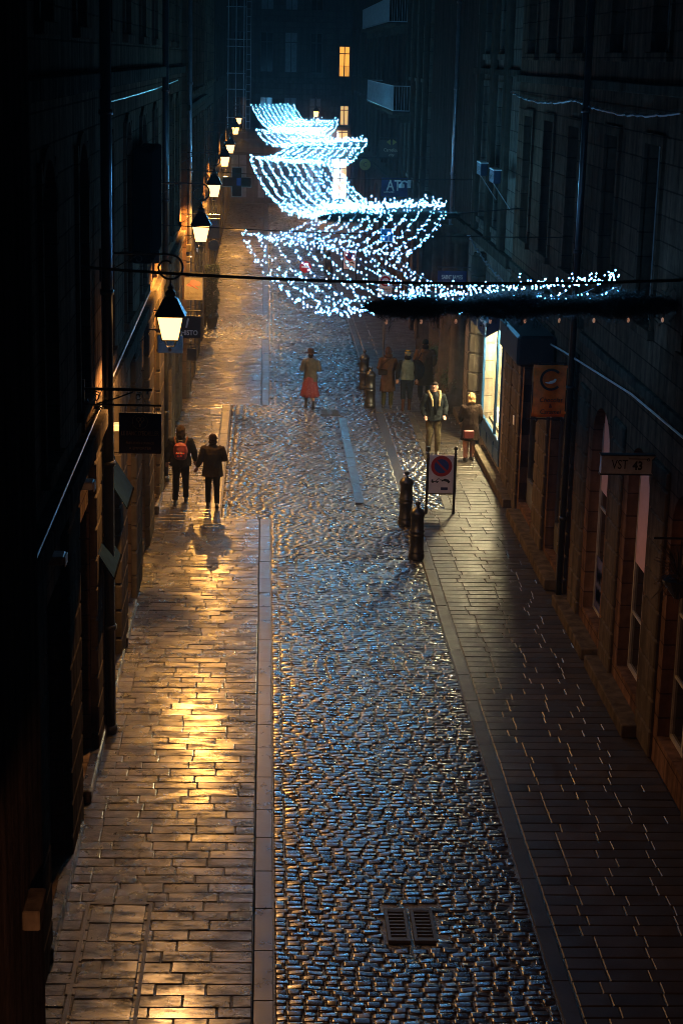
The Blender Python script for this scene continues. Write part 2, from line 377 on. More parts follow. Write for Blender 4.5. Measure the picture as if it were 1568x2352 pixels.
# rain water lying in the central channel
b = MB(); pts = []
for i in range(150):
    y = 15+i*.32; wdt = max(.0, .07+.07*math.sin(i*.7)+.06*math.sin(i*.23+1)+random.uniform(-.04, .04)); c = 1.74+.05*math.sin(i*.31)
    pts.append((c-wdt, c+wdt, y))
for (a, c, y), (a2, c2, y2) in zip(pts, pts[1:]):
    if c-a > .05 and c2-a2 > .05: b.quad((a, y, -.0475), (c, y, -.0475), (c2, y2, -.0475), (a2, y2, -.0475))
struct(b.build('channel_water', M['water']))
def grate(x0, x1, y0, y1, label):
    r = empty('drain_grate', ((x0+x1)/2, y0, 0), label, 'drain grate', 'drain grates in the central channel'); w_, l_ = (x1-x0)/2, y1-y0
    f = MB(); f.box(-w_, w_, 0, .05, -.05, -.012); f.box(-w_, w_, l_-.05, l_, -.05, -.012); f.box(-w_, -w_+.04, .05, l_-.05, -.05, -.0125); f.box(w_-.04, w_, .05, l_-.05, -.05, -.0125); f.build('frame', M['steel'], r)
    s = MB(); n = 9
    for i in range(n): y = .07+(l_-.14)*i/(n-1); s.box(-w_+.045, w_-.045, y-.018, y+.012, -.048, -.016)
    s.build('grille', M['steel'], r); k = MB(); k.box(-w_+.04, w_-.04, .05, l_-.05, -.051, -.0495); k.build('pit', M['black'], r)
grate(1.80, 2.06, 18.2, 19.0, 'right-hand drain grate in the cobbles at the bottom of the street, its bars catching light')
grate(1.50, 1.76, 18.2, 19.0, 'darker left-hand drain grate in the cobbles at the bottom of the street')
grate(1.92, 2.2, 48.7, 49.4, 'drain grate just right of the boots of the woman in the red skirt')
grate(1.62, 1.9, 48.7, 49.4, 'dark drain grate at the feet of the woman in the red skirt')
r = empty('access_cover', (-1.56, 15.2, 0), 'large rectangular cover frame with cracked infill in the left pavement', 'access cover')
f = MB()
for a in ((-.39, -.35, 0, 3.86), (.33, .37, 0, 3.86), (-.35, .33, 3.82, 3.86), (-.35, .33, 1.9, 1.93)): f.box(a[0], a[1], a[2], a[3], -.05, .016)
f.build('frame', M['mortar'], r)
f = lay(-1.89, -1.25, 15.2, 19.0, .42, .25, .64, 0, gap=.02, tilt=.03, hj=.008, ci=(.3, .28, .28), cv=.9)
f.v = [(p[0]+1.56, p[1]-15.2, p[2]+.012) for p in f.v]; f.build('infill', M['flag'], r)
r = empty('floor_vent', (-.75, 60, 0), 'slotted metal vent set in the left pavement beyond the lanterns', 'vent')
f = MB()
for i in range(9): f.box(-.4+i*.09, -.35+i*.09, 0, .45, -.01, .006)
f.build('slats', M['iron'], r)

# ------------------------------------------------------------------ facades
def wall_mesh(side, X, Y0, Y1, Z1, ops, dep=.24):
    "front skin of a side wall with holes, reveals and arch heads; side -1 left wall, +1 right wall"
    b = MB(); ys = sorted({Y0, Y1, *[o[0] for o in ops], *[o[1] for o in ops]}); zs = sorted({0., Z1, *[o[2] for o in ops], *[o[3] for o in ops]})
    for i in range(len(ys)-1):
        for j in range(len(zs)-1):
            cyy, cz = (ys[i]+ys[i+1])/2, (zs[j]+zs[j+1])/2
            if any(o[0] < cyy < o[1] and o[2] < cz < o[3] for o in ops): continue
            b.quad((X, ys[i], zs[j]), (X, ys[i+1], zs[j]), (X, ys[i+1], zs[j+1]), (X, ys[i], zs[j+1]))
    XI = X+side*dep
    for o in ops:
        y0, y1, z0, z1 = o[:4]
        b.quad((X, y0, z0), (XI, y0, z0), (XI, y0, z1), (X, y0, z1)); b.quad((X, y1, z0), (X, y1, z1), (XI, y1, z1), (XI, y1, z0))
        b.quad((X, y0, z0), (X, y1, z0), (XI, y1, z0), (XI, y0, z0))
        if o[4]:
            rise = min((y1-y0)/2, o[4]); n = 10; c = (y0+y1)/2; hw = (y1-y0)/2; pr = None
            for k in range(n+1):
                a = PI*k/n; p = (c-hw*math.cos(a), z1-rise+rise*math.sin(a)-.001)
                if pr:
                    b.quad((X, pr[0], pr[1]), (X, p[0], p[1]), (X, p[0], z1), (X, pr[0], z1))
                    b.quad((X, pr[0], pr[1]), (XI, pr[0], pr[1]), (XI, p[0], p[1]), (X, p[0], p[1]))
                pr = p
        else: b.quad((X, y0, z1), (X, y1, z1), (XI, y1, z1), (XI, y0, z1))
    return b
def building(side, X, Y0, Y1, Z1, ops, label, m='stoneL', trims=(), name='stone_building', surround=None, piers=(), depth=7, gf=None):
    r = empty(name, (X, (Y0+Y1)/2, 0), label, 'building'); ox, oy = X, (Y0+Y1)/2
    def fix(b): b.v = [(p[0]-ox, p[1]-oy, p[2]) for p in b.v]; return b
    b = wall_mesh(side, X, Y0, Y1, Z1, ops)
    XB = X+side*.62; b.box(min(XB, XB+side*depth), max(XB, XB+side*depth), Y0, Y1, 0, Z1)
    for yy in (Y0, Y1): b.quad((X, yy, 0), (XB, yy, 0), (XB, yy, Z1), (X, yy, Z1))
    b.quad((X, Y0, Z1), (X, Y1, Z1), (XB, Y1, Z1), (XB, Y0, Z1))
    fix(b).build('wall', M[m], r)
    if trims:
        for (z0, z1, pr) in trims:
            b = MB(); y = Y0+.01
            while y < Y1-.05:
                e = min(y+random.uniform(1.0, 1.6), Y1-.01); k = random.uniform(-.006, .006); b.box(X+side*.02, X-side*(pr+k), y, e-.008, z0, z1+k, bev=.012); y = e
            fix(b).build('string_course', M['block' if side < 0 else 'blockR'], r)
    for (a, c, z0, z1, pr) in piers:
        b = MB(); z = z0; k = 0
        while z < z1-.05:
            h = min(random.uniform(.40, .47), z1-z); b.box(X+side*.02, X-side*pr, a, c, z+.012, z+h-.012, bev=.022); z += h; k += 1
        b.box(X+side*.02, X-side*(pr-.03), a+.02, c-.02, z0, z1); fix(b).build('rusticated_pier', M['block' if side < 0 else 'blockR'], r)
    for o in ops:
        y0, y1, z0, z1 = o[:4]; kind = o[5] if len(o) > 5 else 'window'
        if kind in ('open',): continue
        xf = X+side*.17; t = .06; b = MB()
        for (a, c, e, f_) in ((y0, y0+t, z0, z1), (y1-t, y1, z0, z1), (y0+t, y1-t, z0, z0+t), (y0+t, y1-t, z1-t, z1)): b.box(xf, xf+side*.06, a, c, e, f_)
        mid = (y0+y1)/2; nrow = 4 if z1-z0 > 2.4 else 3
        if kind == 'shop': nrow = 1; cols = [y0+(y1-y0)*k/2 for k in (1,)]
        else: cols = [mid]
        for c in cols: b.box(xf+side*.004, xf+side*.05, c-.03, c+.03, z0+t, z1-t)
        for k in range(1, nrow): zz = z0+(z1-z0)*k/nrow; b.box(xf+side*.008, xf+side*.045, y0+t, y1-t, zz-.018, zz+.018)
        if kind == 'shop':
            b.box(xf-side*.01, xf+side*.05, y0+t, y1-t, z0+t, z0+.55); b.box(xf-side*.01, xf+side*.05, y0+t, y1-t, z1-.5, z1-t)
        fr = fix(b).build('door' if kind == 'door' else 'window', M['frame' if side < 0 else 'lightframe'] if kind != 'shop' else M['frame'], r)
        b = MB(); xg = xf+side*.03; b.box(xg, xg+side*.012, y0+t, y1-t, z0+t, z1-t); fix(b).build('pane', M['pane'], fr)
    if surround:
        for o in ops:
            b = MB()
            if o[2] < 1.5 or (len(o) > 5 and o[5] != 'window'): continue
            y0, y1, z0, z1 = o[:4]; sw = .14; pr = .05
            b.box(X+side*.02, X-side*pr, y0-sw, y0, z0, z1); b.box(X+side*.02, X-side*pr, y1, y1+sw, z0, z1)
            b.box(X+side*.02, X-side*(pr+.05), y0-sw-.04, y1+sw+.04, z0-.14, z0-.002, bev=.01)
            if o[4]:
                n = 10; c = (y0+y1)/2; hw = (y1-y0)/2; rise = min(hw, o[4])
                for k in range(n):
                    a0, a1 = PI*k/n, PI*(k+1)/n
                    q = [(c-h*math.cos(a), z1-rise+.004+rr*math.sin(a)) for a in (a0, a1) for h, rr in ((hw, rise), (hw+sw, rise+sw))]
                    xo = X-side*pr
                    b.quad((xo, *q[0]), (xo, *q[2]), (xo, *q[3]), (xo, *q[1])); b.quad((xo, *q[1]), (xo, *q[3]), (X, *q[3]), (X, *q[1])); b.quad((xo, *q[0]), (X, *q[0]), (X, *q[2]), (xo, *q[2]))
            else: b.box(X+side*.02, X-side*pr, y0-sw, y1+sw, z1, z1+.16)
            fix(b).build('window_surround', M[m], r)
    return r
XL = -2.3; XR = 5.62
# --- left side
def arches(ys, w_=1.15, z0=5.25, z1=8.5): return [(y-w_/2, y+w_/2, z0, z1, .6, 'window') for y in ys]
def tall(ys, w_=1.1, z0=9.9, z1=12.6): return [(y-w_/2, y+w_/2, z0, z1, 0, 'window') for y in ys]
def shops(ys, w_=2.0, z0=.22, z1=3.75): return [(y-w_/2, y+w_/2, z0, z1, 0, 'shop') for y in ys]
def piersfor(ys, pitch, w_=2.0, z0=.0, z1=4.55, pr=.10, Y0=0, Y1=1e9):
    out = [];
    for a, c in zip([ys[0]-pitch]+list(ys), list(ys)+[ys[-1]+pitch]):
        p0, p1 = max(a+w_/2+.06, Y0+.02), min(c-w_/2-.06, Y1-.02)
        if p1-p0 > .3: out.append((p0, p1, z0, z1, pr))
    return out
s1 = [15.4, 18.9, 22.3]
building(-1, XL, 13.6, 24.2, 17, arches([15.3, 19.1, 22.7])+tall([15.3, 19.1, 22.7])+shops(s1), 'nearest granite building on the left, arched windows above its thick lit ledge', trims=((4.62, 4.86, .2), (9.12, 9.34, .12)), surround=True, piers=piersfor(s1, 3.5, Y0=13.6, Y1=24.2))
s2 = [26.4, 29.9, 33.5, 37.2]
building(-1, XL, 24.22, 40.2, 17, arches([26.5, 30.3, 34.1, 37.8])+tall([26.5, 30.3, 34.1, 37.8])+shops(s2), 'granite building with arched windows between the two black downpipes on the left', trims=((4.62, 4.86, .12), (9.12, 9.34, .12)), surround=True, piers=piersfor(s2, 3.6, Y0=24.22, Y1=40.2))
s3 = [42.4, 46.3]
building(-1, XL-.02, 40.22, 50.6, 17, arches([42.2, 45.0, 47.8], .95)+tall([42.2, 45.0, 47.8], .95)+shops(s3), 'narrow granite building left, beyond the second black downpipe', trims=((4.62, 4.82, .12), (9.12, 9.3, .1)), surround=True, piers=piersfor(s3, 3.9, Y0=40.22, Y1=50.6))
s4 = [53, 56.6, 60.2, 63.8]
yy = [52.6+i*2.6 for i in range(5)]
building(-1, XL+.12, 50.62, 66, 17, [(y-.5, y+.5, 4.9, 7.6, 0, 'window') for y in yy]+[(y-.5, y+.5, 8.6, 11.2, 0, 'window') for y in yy]+shops(s4), 'tall pale faced building left whose edge catches the blue glow', m='stoneR', trims=((4.2, 4.4, .12), (8.1, 8.25, .1)), surround=True, piers=piersfor(s4, 3.6, z1=4.1, Y0=50.62, Y1=66))
yy = [68+i*3 for i in range(5)]; s5 = [68.4, 72.4, 76.4, 80.2]
building(-1, XL-.05, 66.02, 83, 17, [(y-.5, y+.5, 4.9, 7.4, 0, 'window') for y in yy]+[(y-.5, y+.5, 8.6, 11, 0, 'window') for y in yy]+shops(s5), 'dark building on the left behind the fourth and fifth lanterns', trims=((4.2, 4.4, .12),), surround=True)
yy = [85+i*3.2 for i in range(11)]; s6 = [86+i*4. for i in range(8)]
building(-1, XL, 83.02, 120, 17, [(y-.5, y+.5, 4.9, 7.4, 0, 'window') for y in yy]+[(y-.5, y+.5, 8.6, 11, 0, 'window') for y in yy]+shops(s6), 'farthest building of the left row, reaching the end of the street', m='darkwall', trims=((4.2, 4.4, .12),), surround=True)
r = empty('rampart_corner', (-5.2, 11, 0), 'black corner of the nearest wall at the left picture edge', 'wall')
b = MB(); b.box(-3.4, 3.48, -1.0, 2.4, 0, 20, bev=.04); b.build('wall', M['darkwall'], r)
b = MB(); b.box(3.49, 3.62, 1.05, 1.45, 3.3, 3.46, bev=.01); b.build('ledge', M['block'], r)
# entry steps along the left wall
for (y0, y1, lab) in ((17.6, 21.0, 'worn step, nearest of the doorsteps at the foot of the left wall'), (21.9, 24.35, 'worn doorstep just before the foot of the near downpipe on the left'), (25.1, 27.75, 'lit doorstep just beyond the foot of the near downpipe on the left'), (28.3, 30.5, 'gold lit doorstep fourth from the camera on the left'), (37.2, 38.6, 'small doorstep beside the person with the red backpack')):
    b = MB(); b.box(-.12, .13, 0, y1-y0, 0, .19, bev=.02); o = b.build('doorstep', M['flag'], loc=(-2.3, y0, 0)); tag(o, lab, 'step', 'doorsteps along the left wall')
    o.data.color_attributes.new('tone', 'FLOAT_COLOR', 'POINT').data.foreach_set('color', [1.]*4*len(o.data.vertices))
# --- right side
def rarch(ys, w_=1.5, z1=4.1): return [(y-w_/2, y+w_/2, .45, z1, .6, 'window') for y in ys]
g1 = [22.6, 25.6, 28.7]
ra = building(1, XR, 15, 30.9, 17, rarch(g1)+[(y-.55, y+.55, 5.9, 8.5, 0, 'window') for y in (19.6, 22.8, 26, 29.2)]+[(y-.55, y+.55, 9.8, 12.4, 0, 'window') for y in (22.8, 26, 29.2)], 'nearest stone building on the right with arched ground floor openings', m='stoneR', trims=((4.9, 5.05, .07), (9.2, 9.35, .1)), surround=True, piers=[(23.6, 24.6, 0, 4.2, .06), (26.7, 27.6, 0, 4.2, .06), (29.8, 30.7, 0, 4.2, .06), (20.4, 21.5, 0, 4.2, .06)])
g2 = [33.0, 36.6]
building(1, XR, 30.92, 40.4, 17, [(32.2, 33.8, .3, 3.5, 0, 'shop'), (35.6, 37.6, .3, 3.5, 0, 'shop')]+[(y-.55, y+.55, 5.9, 8.5, 0, 'window') for y in (32.8, 35.8, 38.6)]+[(y-.55, y+.55, 9.8, 12.4, 0, 'window') for y in (32.8, 35.8, 38.6)], 'brown stone building on the right between the grey downpipe and the blue shopfront', m='stoneR', trims=((5.1, 5.25, .07), (9.2, 9.35, .1)), surround=True, piers=[(31.1, 32.0, 0, 4.6, .07), (34.0, 35.3, 0, 4.6, .07), (37.8, 39.0, 0, 4.6, .07), (39.3, 40.35, 0, 4.9, .05)])
# shop building: open bay for the lit shop
sb = building(1, XR, 40.42, 49.0, 17, [(41.1, 44.6, .75, 3.6, 0, 'open')]+[(42.6, 43.7, 5.7, 9.0, 0, 'window'), (45.6, 46.7, 5.7, 9.0, 0, 'window')]+[(42.6, 43.7, 9.8, 12.6, 0, 'window'), (45.6, 46.7, 9.8, 12.6, 0, 'window')], 'pale pilastered building on the right above the lit blue shop', m='stoneR2', trims=((5.05, 5.3, .14), (9.3, 9.45, .1)), surround=True)
def on(b, o): b.v = [(p[0]-o.location.x, p[1]-o.location.y, p[2]-o.location.z) for p in b.v]; return b
b = MB()
for y in (42.0, 44.6, 47.4): b.box(XR+.02, XR-.14, y-.28, y+.28, 5.32, 12.8, bev=.03)
on(b, sb).build('pilaster', M['blockR'], sb)
b = MB()
for k in range(9):
    z = .35+k*.5; b.lathe([(.30, z+.01), (.36, z+.03), (.37, z+.25), (.36, z+.46), (.30, z+.49)], 14, o=(XR+.02, 45.35, 0))
b.lathe([(.31, 0), (.31, 4.9)], 14, o=(XR+.02, 45.35, 0)); on(b, sb).build('banded_column', M['blockR'], sb, smooth=False)
# the colonnaded wall beyond it, and the dark set-back wall
cb = building(1, XR, 49.02, 62.0, 17, [(50.2, 51.8, .3, 4.2, .6, 'door'), (53.4, 55.0, .3, 4.2, .6, 'door'), (56.6, 58.2, .3, 4.2, .6, 'door')], 'dark walled building right with stone columns at street level', m='darkwall', trims=((5.0, 5.25, .16),))
for y in (49.5, 52.6, 55.8, 59.4):
    b = MB(); b.lathe([(.42, 0), (.42, .5), (.34, .55), (.33, 2.6), (.31, 4.7), (.38, 4.75), (.4, 4.95)], 16, o=(XR-.05, y, 0)); on(b, cb).build('column', M['blockR'], cb, smooth=True)
yy = [63.6, 66.4, 69.2]
rb = building(1, XR-.1, 62.02, 70.6, 17, [(y-.45, y+.45, 5.4, 8.0, 0, 'window') for y in yy]+[(y-.45, y+.45, 9, 11.6, 0, 'window') for y in yy]+[(y-1, y+1, .3, 3.6, 0, 'shop') for y in (64.2, 68)], 'pale pilastered building right, just before the long balcony', m='stoneR2', trims=((4.6, 4.8, .14),), surround=True)
b = MB()
for y in (62.4, 65.0, 67.8, 70.3): b.box(XR-.12+.02, XR-.26, y-.22, y+.22, 0, 13, bev=.03)
on(b, rb).build('pilaster', M['blockR'], rb)
yy = [73+i*3.4 for i in range(14)]
rc = building(1, XR-.05, 70.62, 120, 17, [(y-.5, y+.5, 5.0, 7.5, 0, 'window') for y in yy]+[(y-.5, y+.5, 8.7, 11.2, 0, 'window') for y in yy]+[(y-1.1, y+1.1, .3, 3.6, 0, 'shop') for y in yy[::1]], 'long dark building on the right that carries the projecting balcony', m='darkwall', trims=((4.3, 4.5, .12),), surround=True)
def balcony(Y0, Y1, z, lab, pr=.85):
    r = empty('balcony', (XR-.05, Y0, z), lab, 'balcony', 'balconies on the right row'); L_ = Y1-Y0
    b = MB(); b.box(-pr, -.01, 0, L_, -.12, 0, bev=.02)
    for y in (.4, L_*.33, L_*.66, L_-.4): b.box(-pr*.7, -.01, y-.06, y+.06, -.4, -.125)
    b.build('slab', M['block'], r)
    b = MB(); xo = -pr+.04
    for zz in (.05, .95): b.tube([(-.01, .03, zz), (xo, .03, zz), (xo, L_-.03, zz), (-.01, L_-.03, zz)], .018, 5)
    n = int(L_/.11)
    for i in range(n+1): y = .03+(L_-.06)*i/n; b.box(xo-.007, xo+.007, y-.007, y+.007, .05, .95)
    for i in range(1, 8): x = xo+(-.01-xo)*i/8; b.box(x-.007, x+.007, .023, .037, .05, .95)
    b.build('railing', M['lightrail'], r)
M['lightrail'] = mat('pale_railing', (.35, .37, .38), .4)
balcony(68.2, 86, 7.7, 'long balcony with pale vertical railings caught by the blue lights')
balcony(72, 92, 11.0, 'dim upper balcony on the right near the top of the picture')
# building closing the end of the street
er = empty('end_building', (1.5, 122, 0), 'dim tall building closing the far end of the street, one orange window lit', 'building')
ops = []
for xi in range(-3, 8):
    for (z0, z1) in ((4.3, 6.6), (8.4, 10.7), (12.3, 14.5)):
        if xi % 2 == 0 or True: ops.append((xi*1.0-.32, xi*1.0+.32, z0, z1) if False else None)
b = MB(); XE0, XE1 = -5., 9.
wins = [(-2.2, -1.3), (-.4, .45), (1.2, 2.05), (2.9, 3.7)]
lit = [(4.81, 5.55, 8.4, 10.4, 'warmwin'), (4.95, 5.55, 5.25, 6.55, 'warmwin2'), (4.75, 5.55, 4.2, 4.95, 'warmwin2'), (4.55, 5.55, .35, 3.05, 'warmwin2')]
holes = [(a, c, z0, z1) for a, c in wins for z0, z1 in ((4.6, 7.0), (8.6, 11.2), (12.6, 15))]+[(a-.1, c+.1, .3, 3.2) for a, c in wins]+[l[:4] for l in lit]
xs = sorted({XE0, XE1, *[h[0] for h in holes], *[h[1] for h in holes]}); zs = sorted({0, 18, *[h[2] for h in holes], *[h[3] for h in holes]})
for i in range(len(xs)-1):
    for j in range(len(zs)-1):
        cx, cz = (xs[i]+xs[i+1])/2, (zs[j]+zs[j+1])/2
        if any(h[0] < cx < h[1] and h[2] < cz < h[3] for h in holes): continue
        b.quad((xs[i], 0, zs[j]), (xs[i+1], 0, zs[j]), (xs[i+1], 0, zs[j+1]), (xs[i], 0, zs[j+1]))
for h in holes:
    a, c, z0, z1 = h
    for q in (((a, z0), (a, z1)), ((c, z0), (c, z1)), ((a, z0), (c, z0)), ((a, z1), (c, z1))): b.quad((q[0][0], 0, q[0][1]), (q[1][0], 0, q[1][1]), (q[1][0], .3, q[1][1]), (q[0][0], .3, q[0][1]))
b.box(XE0, XE1, .6, 8, 0, 18)
for z in (4.0, 7.9, 11.9): b.box(XE0, XE1, -.15, .01, z, z+.2)
b.v = [(p[0]-1.5, p[1], p[2]) for p in b.v]; b.build('wall', M['stoneE'], er)
for a, c, z0, z1 in holes:
    kind = next((l[4] for l in lit if l[:4] == (a, c, z0, z1)), None)
    b = MB(); t = .05
    for q in ((a, a+t, z0, z1), (c-t, c, z0, z1), (a+t, c-t, z0, z0+t), (a+t, c-t, z1-t, z1), ((a+c)/2-.03, (a+c)/2+.03, z0+t, z1-t), (a+t, c-t, z0+(z1-z0)*.74, z0+(z1-z0)*.74+.06)): b.box(q[0]-1.5, q[1]-1.5, .2, .25, q[2], q[3])
    fo = b.build('window', M['frame'], er); b = MB(); b.box(a+t-1.5, c-t-1.5, .26, .27, z0+t, z1-t); b.build('pane', M[kind] if kind else M['pane' if random.random() < .6 else 'curtain'], fo)
b = MB()
for i in range(12): b.box(4.75+i*.075-1.5, 4.765+i*.075-1.5, -.12, -.10, 8.35, 9.1)
b.box(4.7-1.5, 5.6-1.5, -.125, -.095, 9.1, 9.13); b.build('window_railing', M['iron'], er)

r = empty('scaffolding', (-2.3, 106, 5.5), 'pale scaffolding bars against the dark wall at the far upper left of the street', 'scaffolding')
b = MB()
for x in (.1, .55, 1.0): b.tube([(x, 0, 0), (x, 0, 8)], .03, 5)
for z in (.6, 2.2, 3.1, 4.6, 5.0, 6.8): b.box(.0, 1.1, -.05, .05, z, z+.05)
for k in range(18): b.tube([(1.15, 0, k*.42), (1.4, 0, k*.42)], .015, 4)
for x in (1.15, 1.4): b.tube([(x, 0, 0), (x, 0, 7.6)], .018, 4)
b.build('frame', M['lightrail'], r)
# doorsteps / plinths on the right
for (y0, y1, lab) in ((24.4, 27.6, 'granite step slab, nearest on the right'), (27.9, 31.0, 'granite step below the window with the large lettering'), (31.9, 37.4, 'long granite step under the orange banner'), (38.2, 44.0, 'bright lit granite step at the door of the blue shop'), (45.9, 52.5, 'long granite step by the planters beyond the blue shop')):
    b = MB(); b.box(-.02, .35, 0, y1-y0, 0, .2, bev=.015); o = b.build('step', M['blockR'], loc=(5.36 if y0 < 38 else 5.38, y0, 0)); tag(o, lab, 'step', 'steps along the right wall')
# shop interior and front
sh = empty('blue_shopfront', (XR, 42.85, 0), 'bright blue painted shop window glowing cream on the right', 'shopfront')
def shf(b): b.v = [(p[0]-XR, p[1]-42.85, p[2]) for p in b.v]; return b
b = MB(); xf = XR-.03; xb = XR+.03
for a in ((41.0, 41.13, .3, 3.7), (44.55, 44.7, .3, 3.7), (42.0, 42.1, .3, 3.7), (41.13, 42.0, .72, .9), (42.1, 44.55, .72, .9), (41.13, 42.0, 3.45, 3.7), (42.1, 44.55, 3.45, 3.7)): b.box(xf, xb, a[0], a[1], a[2], a[3], bev=.01)
b.box(xf+.02, xb, 41.13, 42.0, .3, .72); b.box(xf+.02, xb, 42.1, 44.55, .3, .72)
for a, c in ((41.2, 41.93), (42.2, 43.25), (43.4, 44.45)): b.box(xf+.004, xf+.03, a, c, .38, .64, bev=.003)
fr = shf(b).build('frame', M['blue'], sh)
b = MB(); b.box(XR+.0, XR+.006, 41.13, 42.0, .9, 3.45); b.box(XR+.0, XR+.006, 42.1, 44.55, .9, 3.45); shf(b).build('pane', M['glass'], sh)
b = MB(); b.box(XR+.19, XR+.60, 40.95, 41.08, .5, 3.8); b.box(XR+.19, XR+.60, 44.65, 44.75, .5, 3.8); b.box(XR+.19, XR+.60, 41.08, 44.65, .5, .84); b.box(XR+.19, XR+.60, 41.08, 44.65, 3.6, 3.75); b.box(XR+.55, XR+.6, 41.08, 44.65, .84, 3.6)
shf(b).build('display_bay', M['cream'], sh)
b = MB(); b.box(XR+.25, XR+.48, 41.3, 44.5, 3.56, 3.585); shf(b).build('ceiling_lamp', mat('shop_lamp', (1, 1, 1), .5, emit=(1, .74, .36), es=900, var=0), sh)
ld = bpy.data.lights.new('shop_lamp', 'POINT'); ld.energy = 450; ld.color = (1, .74, .36); ld.shadow_soft_size = .2; lo = bpy.data.objects.new('shop_lamp', ld); col.objects.link(lo); lo.location = (XR+.33, 42.9, 3.35)
for k, (y, z0, h, m_) in enumerate(((42.6, .842, .35, 'red'), (43.1, .842, .5, 'gold'), (43.7, .842, .3, 'white'), (41.6, .842, .45, 'red'), (44.2, .842, .28, 'gold'))):
    b = MB(); b.box(XR+.25, XR+.42, y-.12, y+.12, z0, z0+h, bev=.01); b.box(XR+.24, XR+.43, y-.015, y+.015, z0, z0+h+.01); o = b.build('gift_box', M[m_]); tag(o, ('tall red', 'gold', 'white', 'slim red', 'small gold')[k]+' gift box standing in the lit blue shop window', 'box', 'boxes in the shop window')
# retracted awnings over the shop
for k, (p, lab) in enumerate((((1110, 752), 'navy valance awning over the far half of the blue shop window'), ((1138, 800), 'navy valance awning over the near half of the blue shop window'))):
    y0 = (42.95, 41.1)[k]; r = empty('awning', (XR-.1, y0, 3.45), lab, 'awning', 'awnings over the blue shop'); L_ = 1.55
    b = MB(); b.tube([(-.32, 0, .22), (-.32, L_, .22)], .05, 8); b.build('front_bar', M['white'], r)
    b = MB(); b.quad((-.02, 0, .5), (-.02, L_, .5), (-.33, L_, .25), (-.33, 0, .25)); b.quad((-.345, 0, .2), (-.345, L_, .2), (-.335, L_, -.1), (-.335, 0, -.1)); b.add([(-.02, 0, .5), (-.33, 0, .25), (-.33, 0, -.08), (-.02, 0, .1)], [(0, 1, 2, 3)]); b.build('cloth', M['navy'], r)
    t = text_mb('SAINT JAMES', .15, 0, 0, 0); t.v = [(-.352-(-p[1])*0-.002, L_/2-p[0], .06+p[2]) for p in t.v]; t.build('lettering', M['textgrey'], r)
# ------------------------------------------------------------------ downpipes and cables
def downpipe(x, y, m, lab, r_=.06, z1=17):
    b = MB(); b.tube([(0, 0, .12), (0, 0, z1)], r_, 10); z = 1.6
    while z < z1: b.tube([(0, 0, z), (0, 0, z+.07)], r_*1.28, 10); z += 2.4
    b.tube([(0, 0, .02), (0, 0, .14)], r_*1.35, 10)
    o = b.build('downpipe', M[m], loc=(x, y, 0), smooth=True); return tag(o, lab, 'downpipe', 'downpipes on the facades')
downpipe(-2.13, 24.42, 'pipe', 'thick black downpipe on the left wall beside the first lantern', .078)
downpipe(-2.2, 40.3, 'pipe', 'black downpipe farther along the left wall behind the first lantern', .07)
downpipe(-2.1, 50.9, 'pipelite', 'pale downpipe at the edge of the tall left building', .06)
downpipe(5.46, 31.0, 'pipe', 'long downpipe on the near right wall', .06)
downpipe(5.46, 52.5, 'pipelite', 'grey downpipe on the dark wall in the middle of the right side', .06)
def cable(pts, r_, m, lab, sag=.0, n=14):
    b = MB(); P = []
    for (p, q) in zip(pts, pts[1:]):
        p, q = Vector(p), Vector(q)
        for i in range(n+1): t = i/n; P.append(p.lerp(q, t)-Vector((0, 0, 4*sag*t*(1-t))))
    c0 = P[0].copy(); b.tube([x-c0 for x in P], r_, 5); return tag(b.build('cable', M[m], loc=c0), lab, 'cable')
cable([(5.5, 40.4, 3.95), (5.5, 32.1, 4.5), (5.5, 26, 4.85), (5.5, 17, 5.0)], .018, 'cable', 'pale cable running down along the right wall above the orange banner')
cable([(-2.2, 35, 5.1), (-2.2, 24.6, 4.95)], .016, 'cable', 'pale cable on the ledge of the left wall')
cable([(-2.2, 24.3, 4.9), (-2.1, 13.8, 4.92)], .012, 'cable', 'thin pale cable along the thick ledge of the nearest left building')
cable([(-2.3, 48, 8.95), (-2.3, 27, 8.9)], .012, 'cable', 'faint cable high on the left wall', .03)
cable([(-2.3, 22.4, 7.0), (5.6, 22.4, 7.0)], .02, 'wire', 'thick black wire crossing the whole street in front of the lights', .12)
cable([(-2.3, 33.4, 6.55), (5.6, 33.4, 6.45)], .010, 'wire', 'thin wire crossing the street at the near edge of the light net', .06)
cable([(-2.3, 47.5, 6.7), (5.6, 47.5, 6.6)], .012, 'wire', 'thin wire crossing the street above the second lantern', .1)
cable([(-2.3, 60.5, 6.55), (5.6, 60.5, 6.45)], .012, 'wire', 'thin wire behind the third light net', .08)
cable([(5.5, 38.2, 6.6), (4.0, 38.2, 6.45)], .012, 'wire', 'short wire tying the second fir garland to the right wall')
b = MB(); pts = [Vector((5.5, 41, 8.95)).lerp(Vector((5.5, 24, 9.0)), i/90)+Vector((0, 0, -.12*math.sin(PI*((i/90*2) % 1)))) for i in range(91)]
c0 = pts[0].copy(); b.tube([p-c0+Vector((random.uniform(-.01, .01), 0, random.uniform(-.015, .015))) for p in pts], .022, 4)
tag(b.build('rope_garland', M['netwire'], loc=c0), 'unlit rope garland looped high along the near right wall', 'garland')
b = MB(); pts = [Vector((5.4, 39.6, 4.8)).lerp(Vector((5.4, 47.4, 5.15)), i/80)+Vector((.02*math.sin(i), 0, .02*math.cos(i*1.3)-.1*math.sin(PI*i/80))) for i in range(81)]
c0 = pts[0].copy(); b.tube([p-c0 for p in pts], .022, 4); tag(b.build('chain', M['pipelite'], loc=c0), 'twisted chain of cable below the ledge by the second fir garland', 'chain')

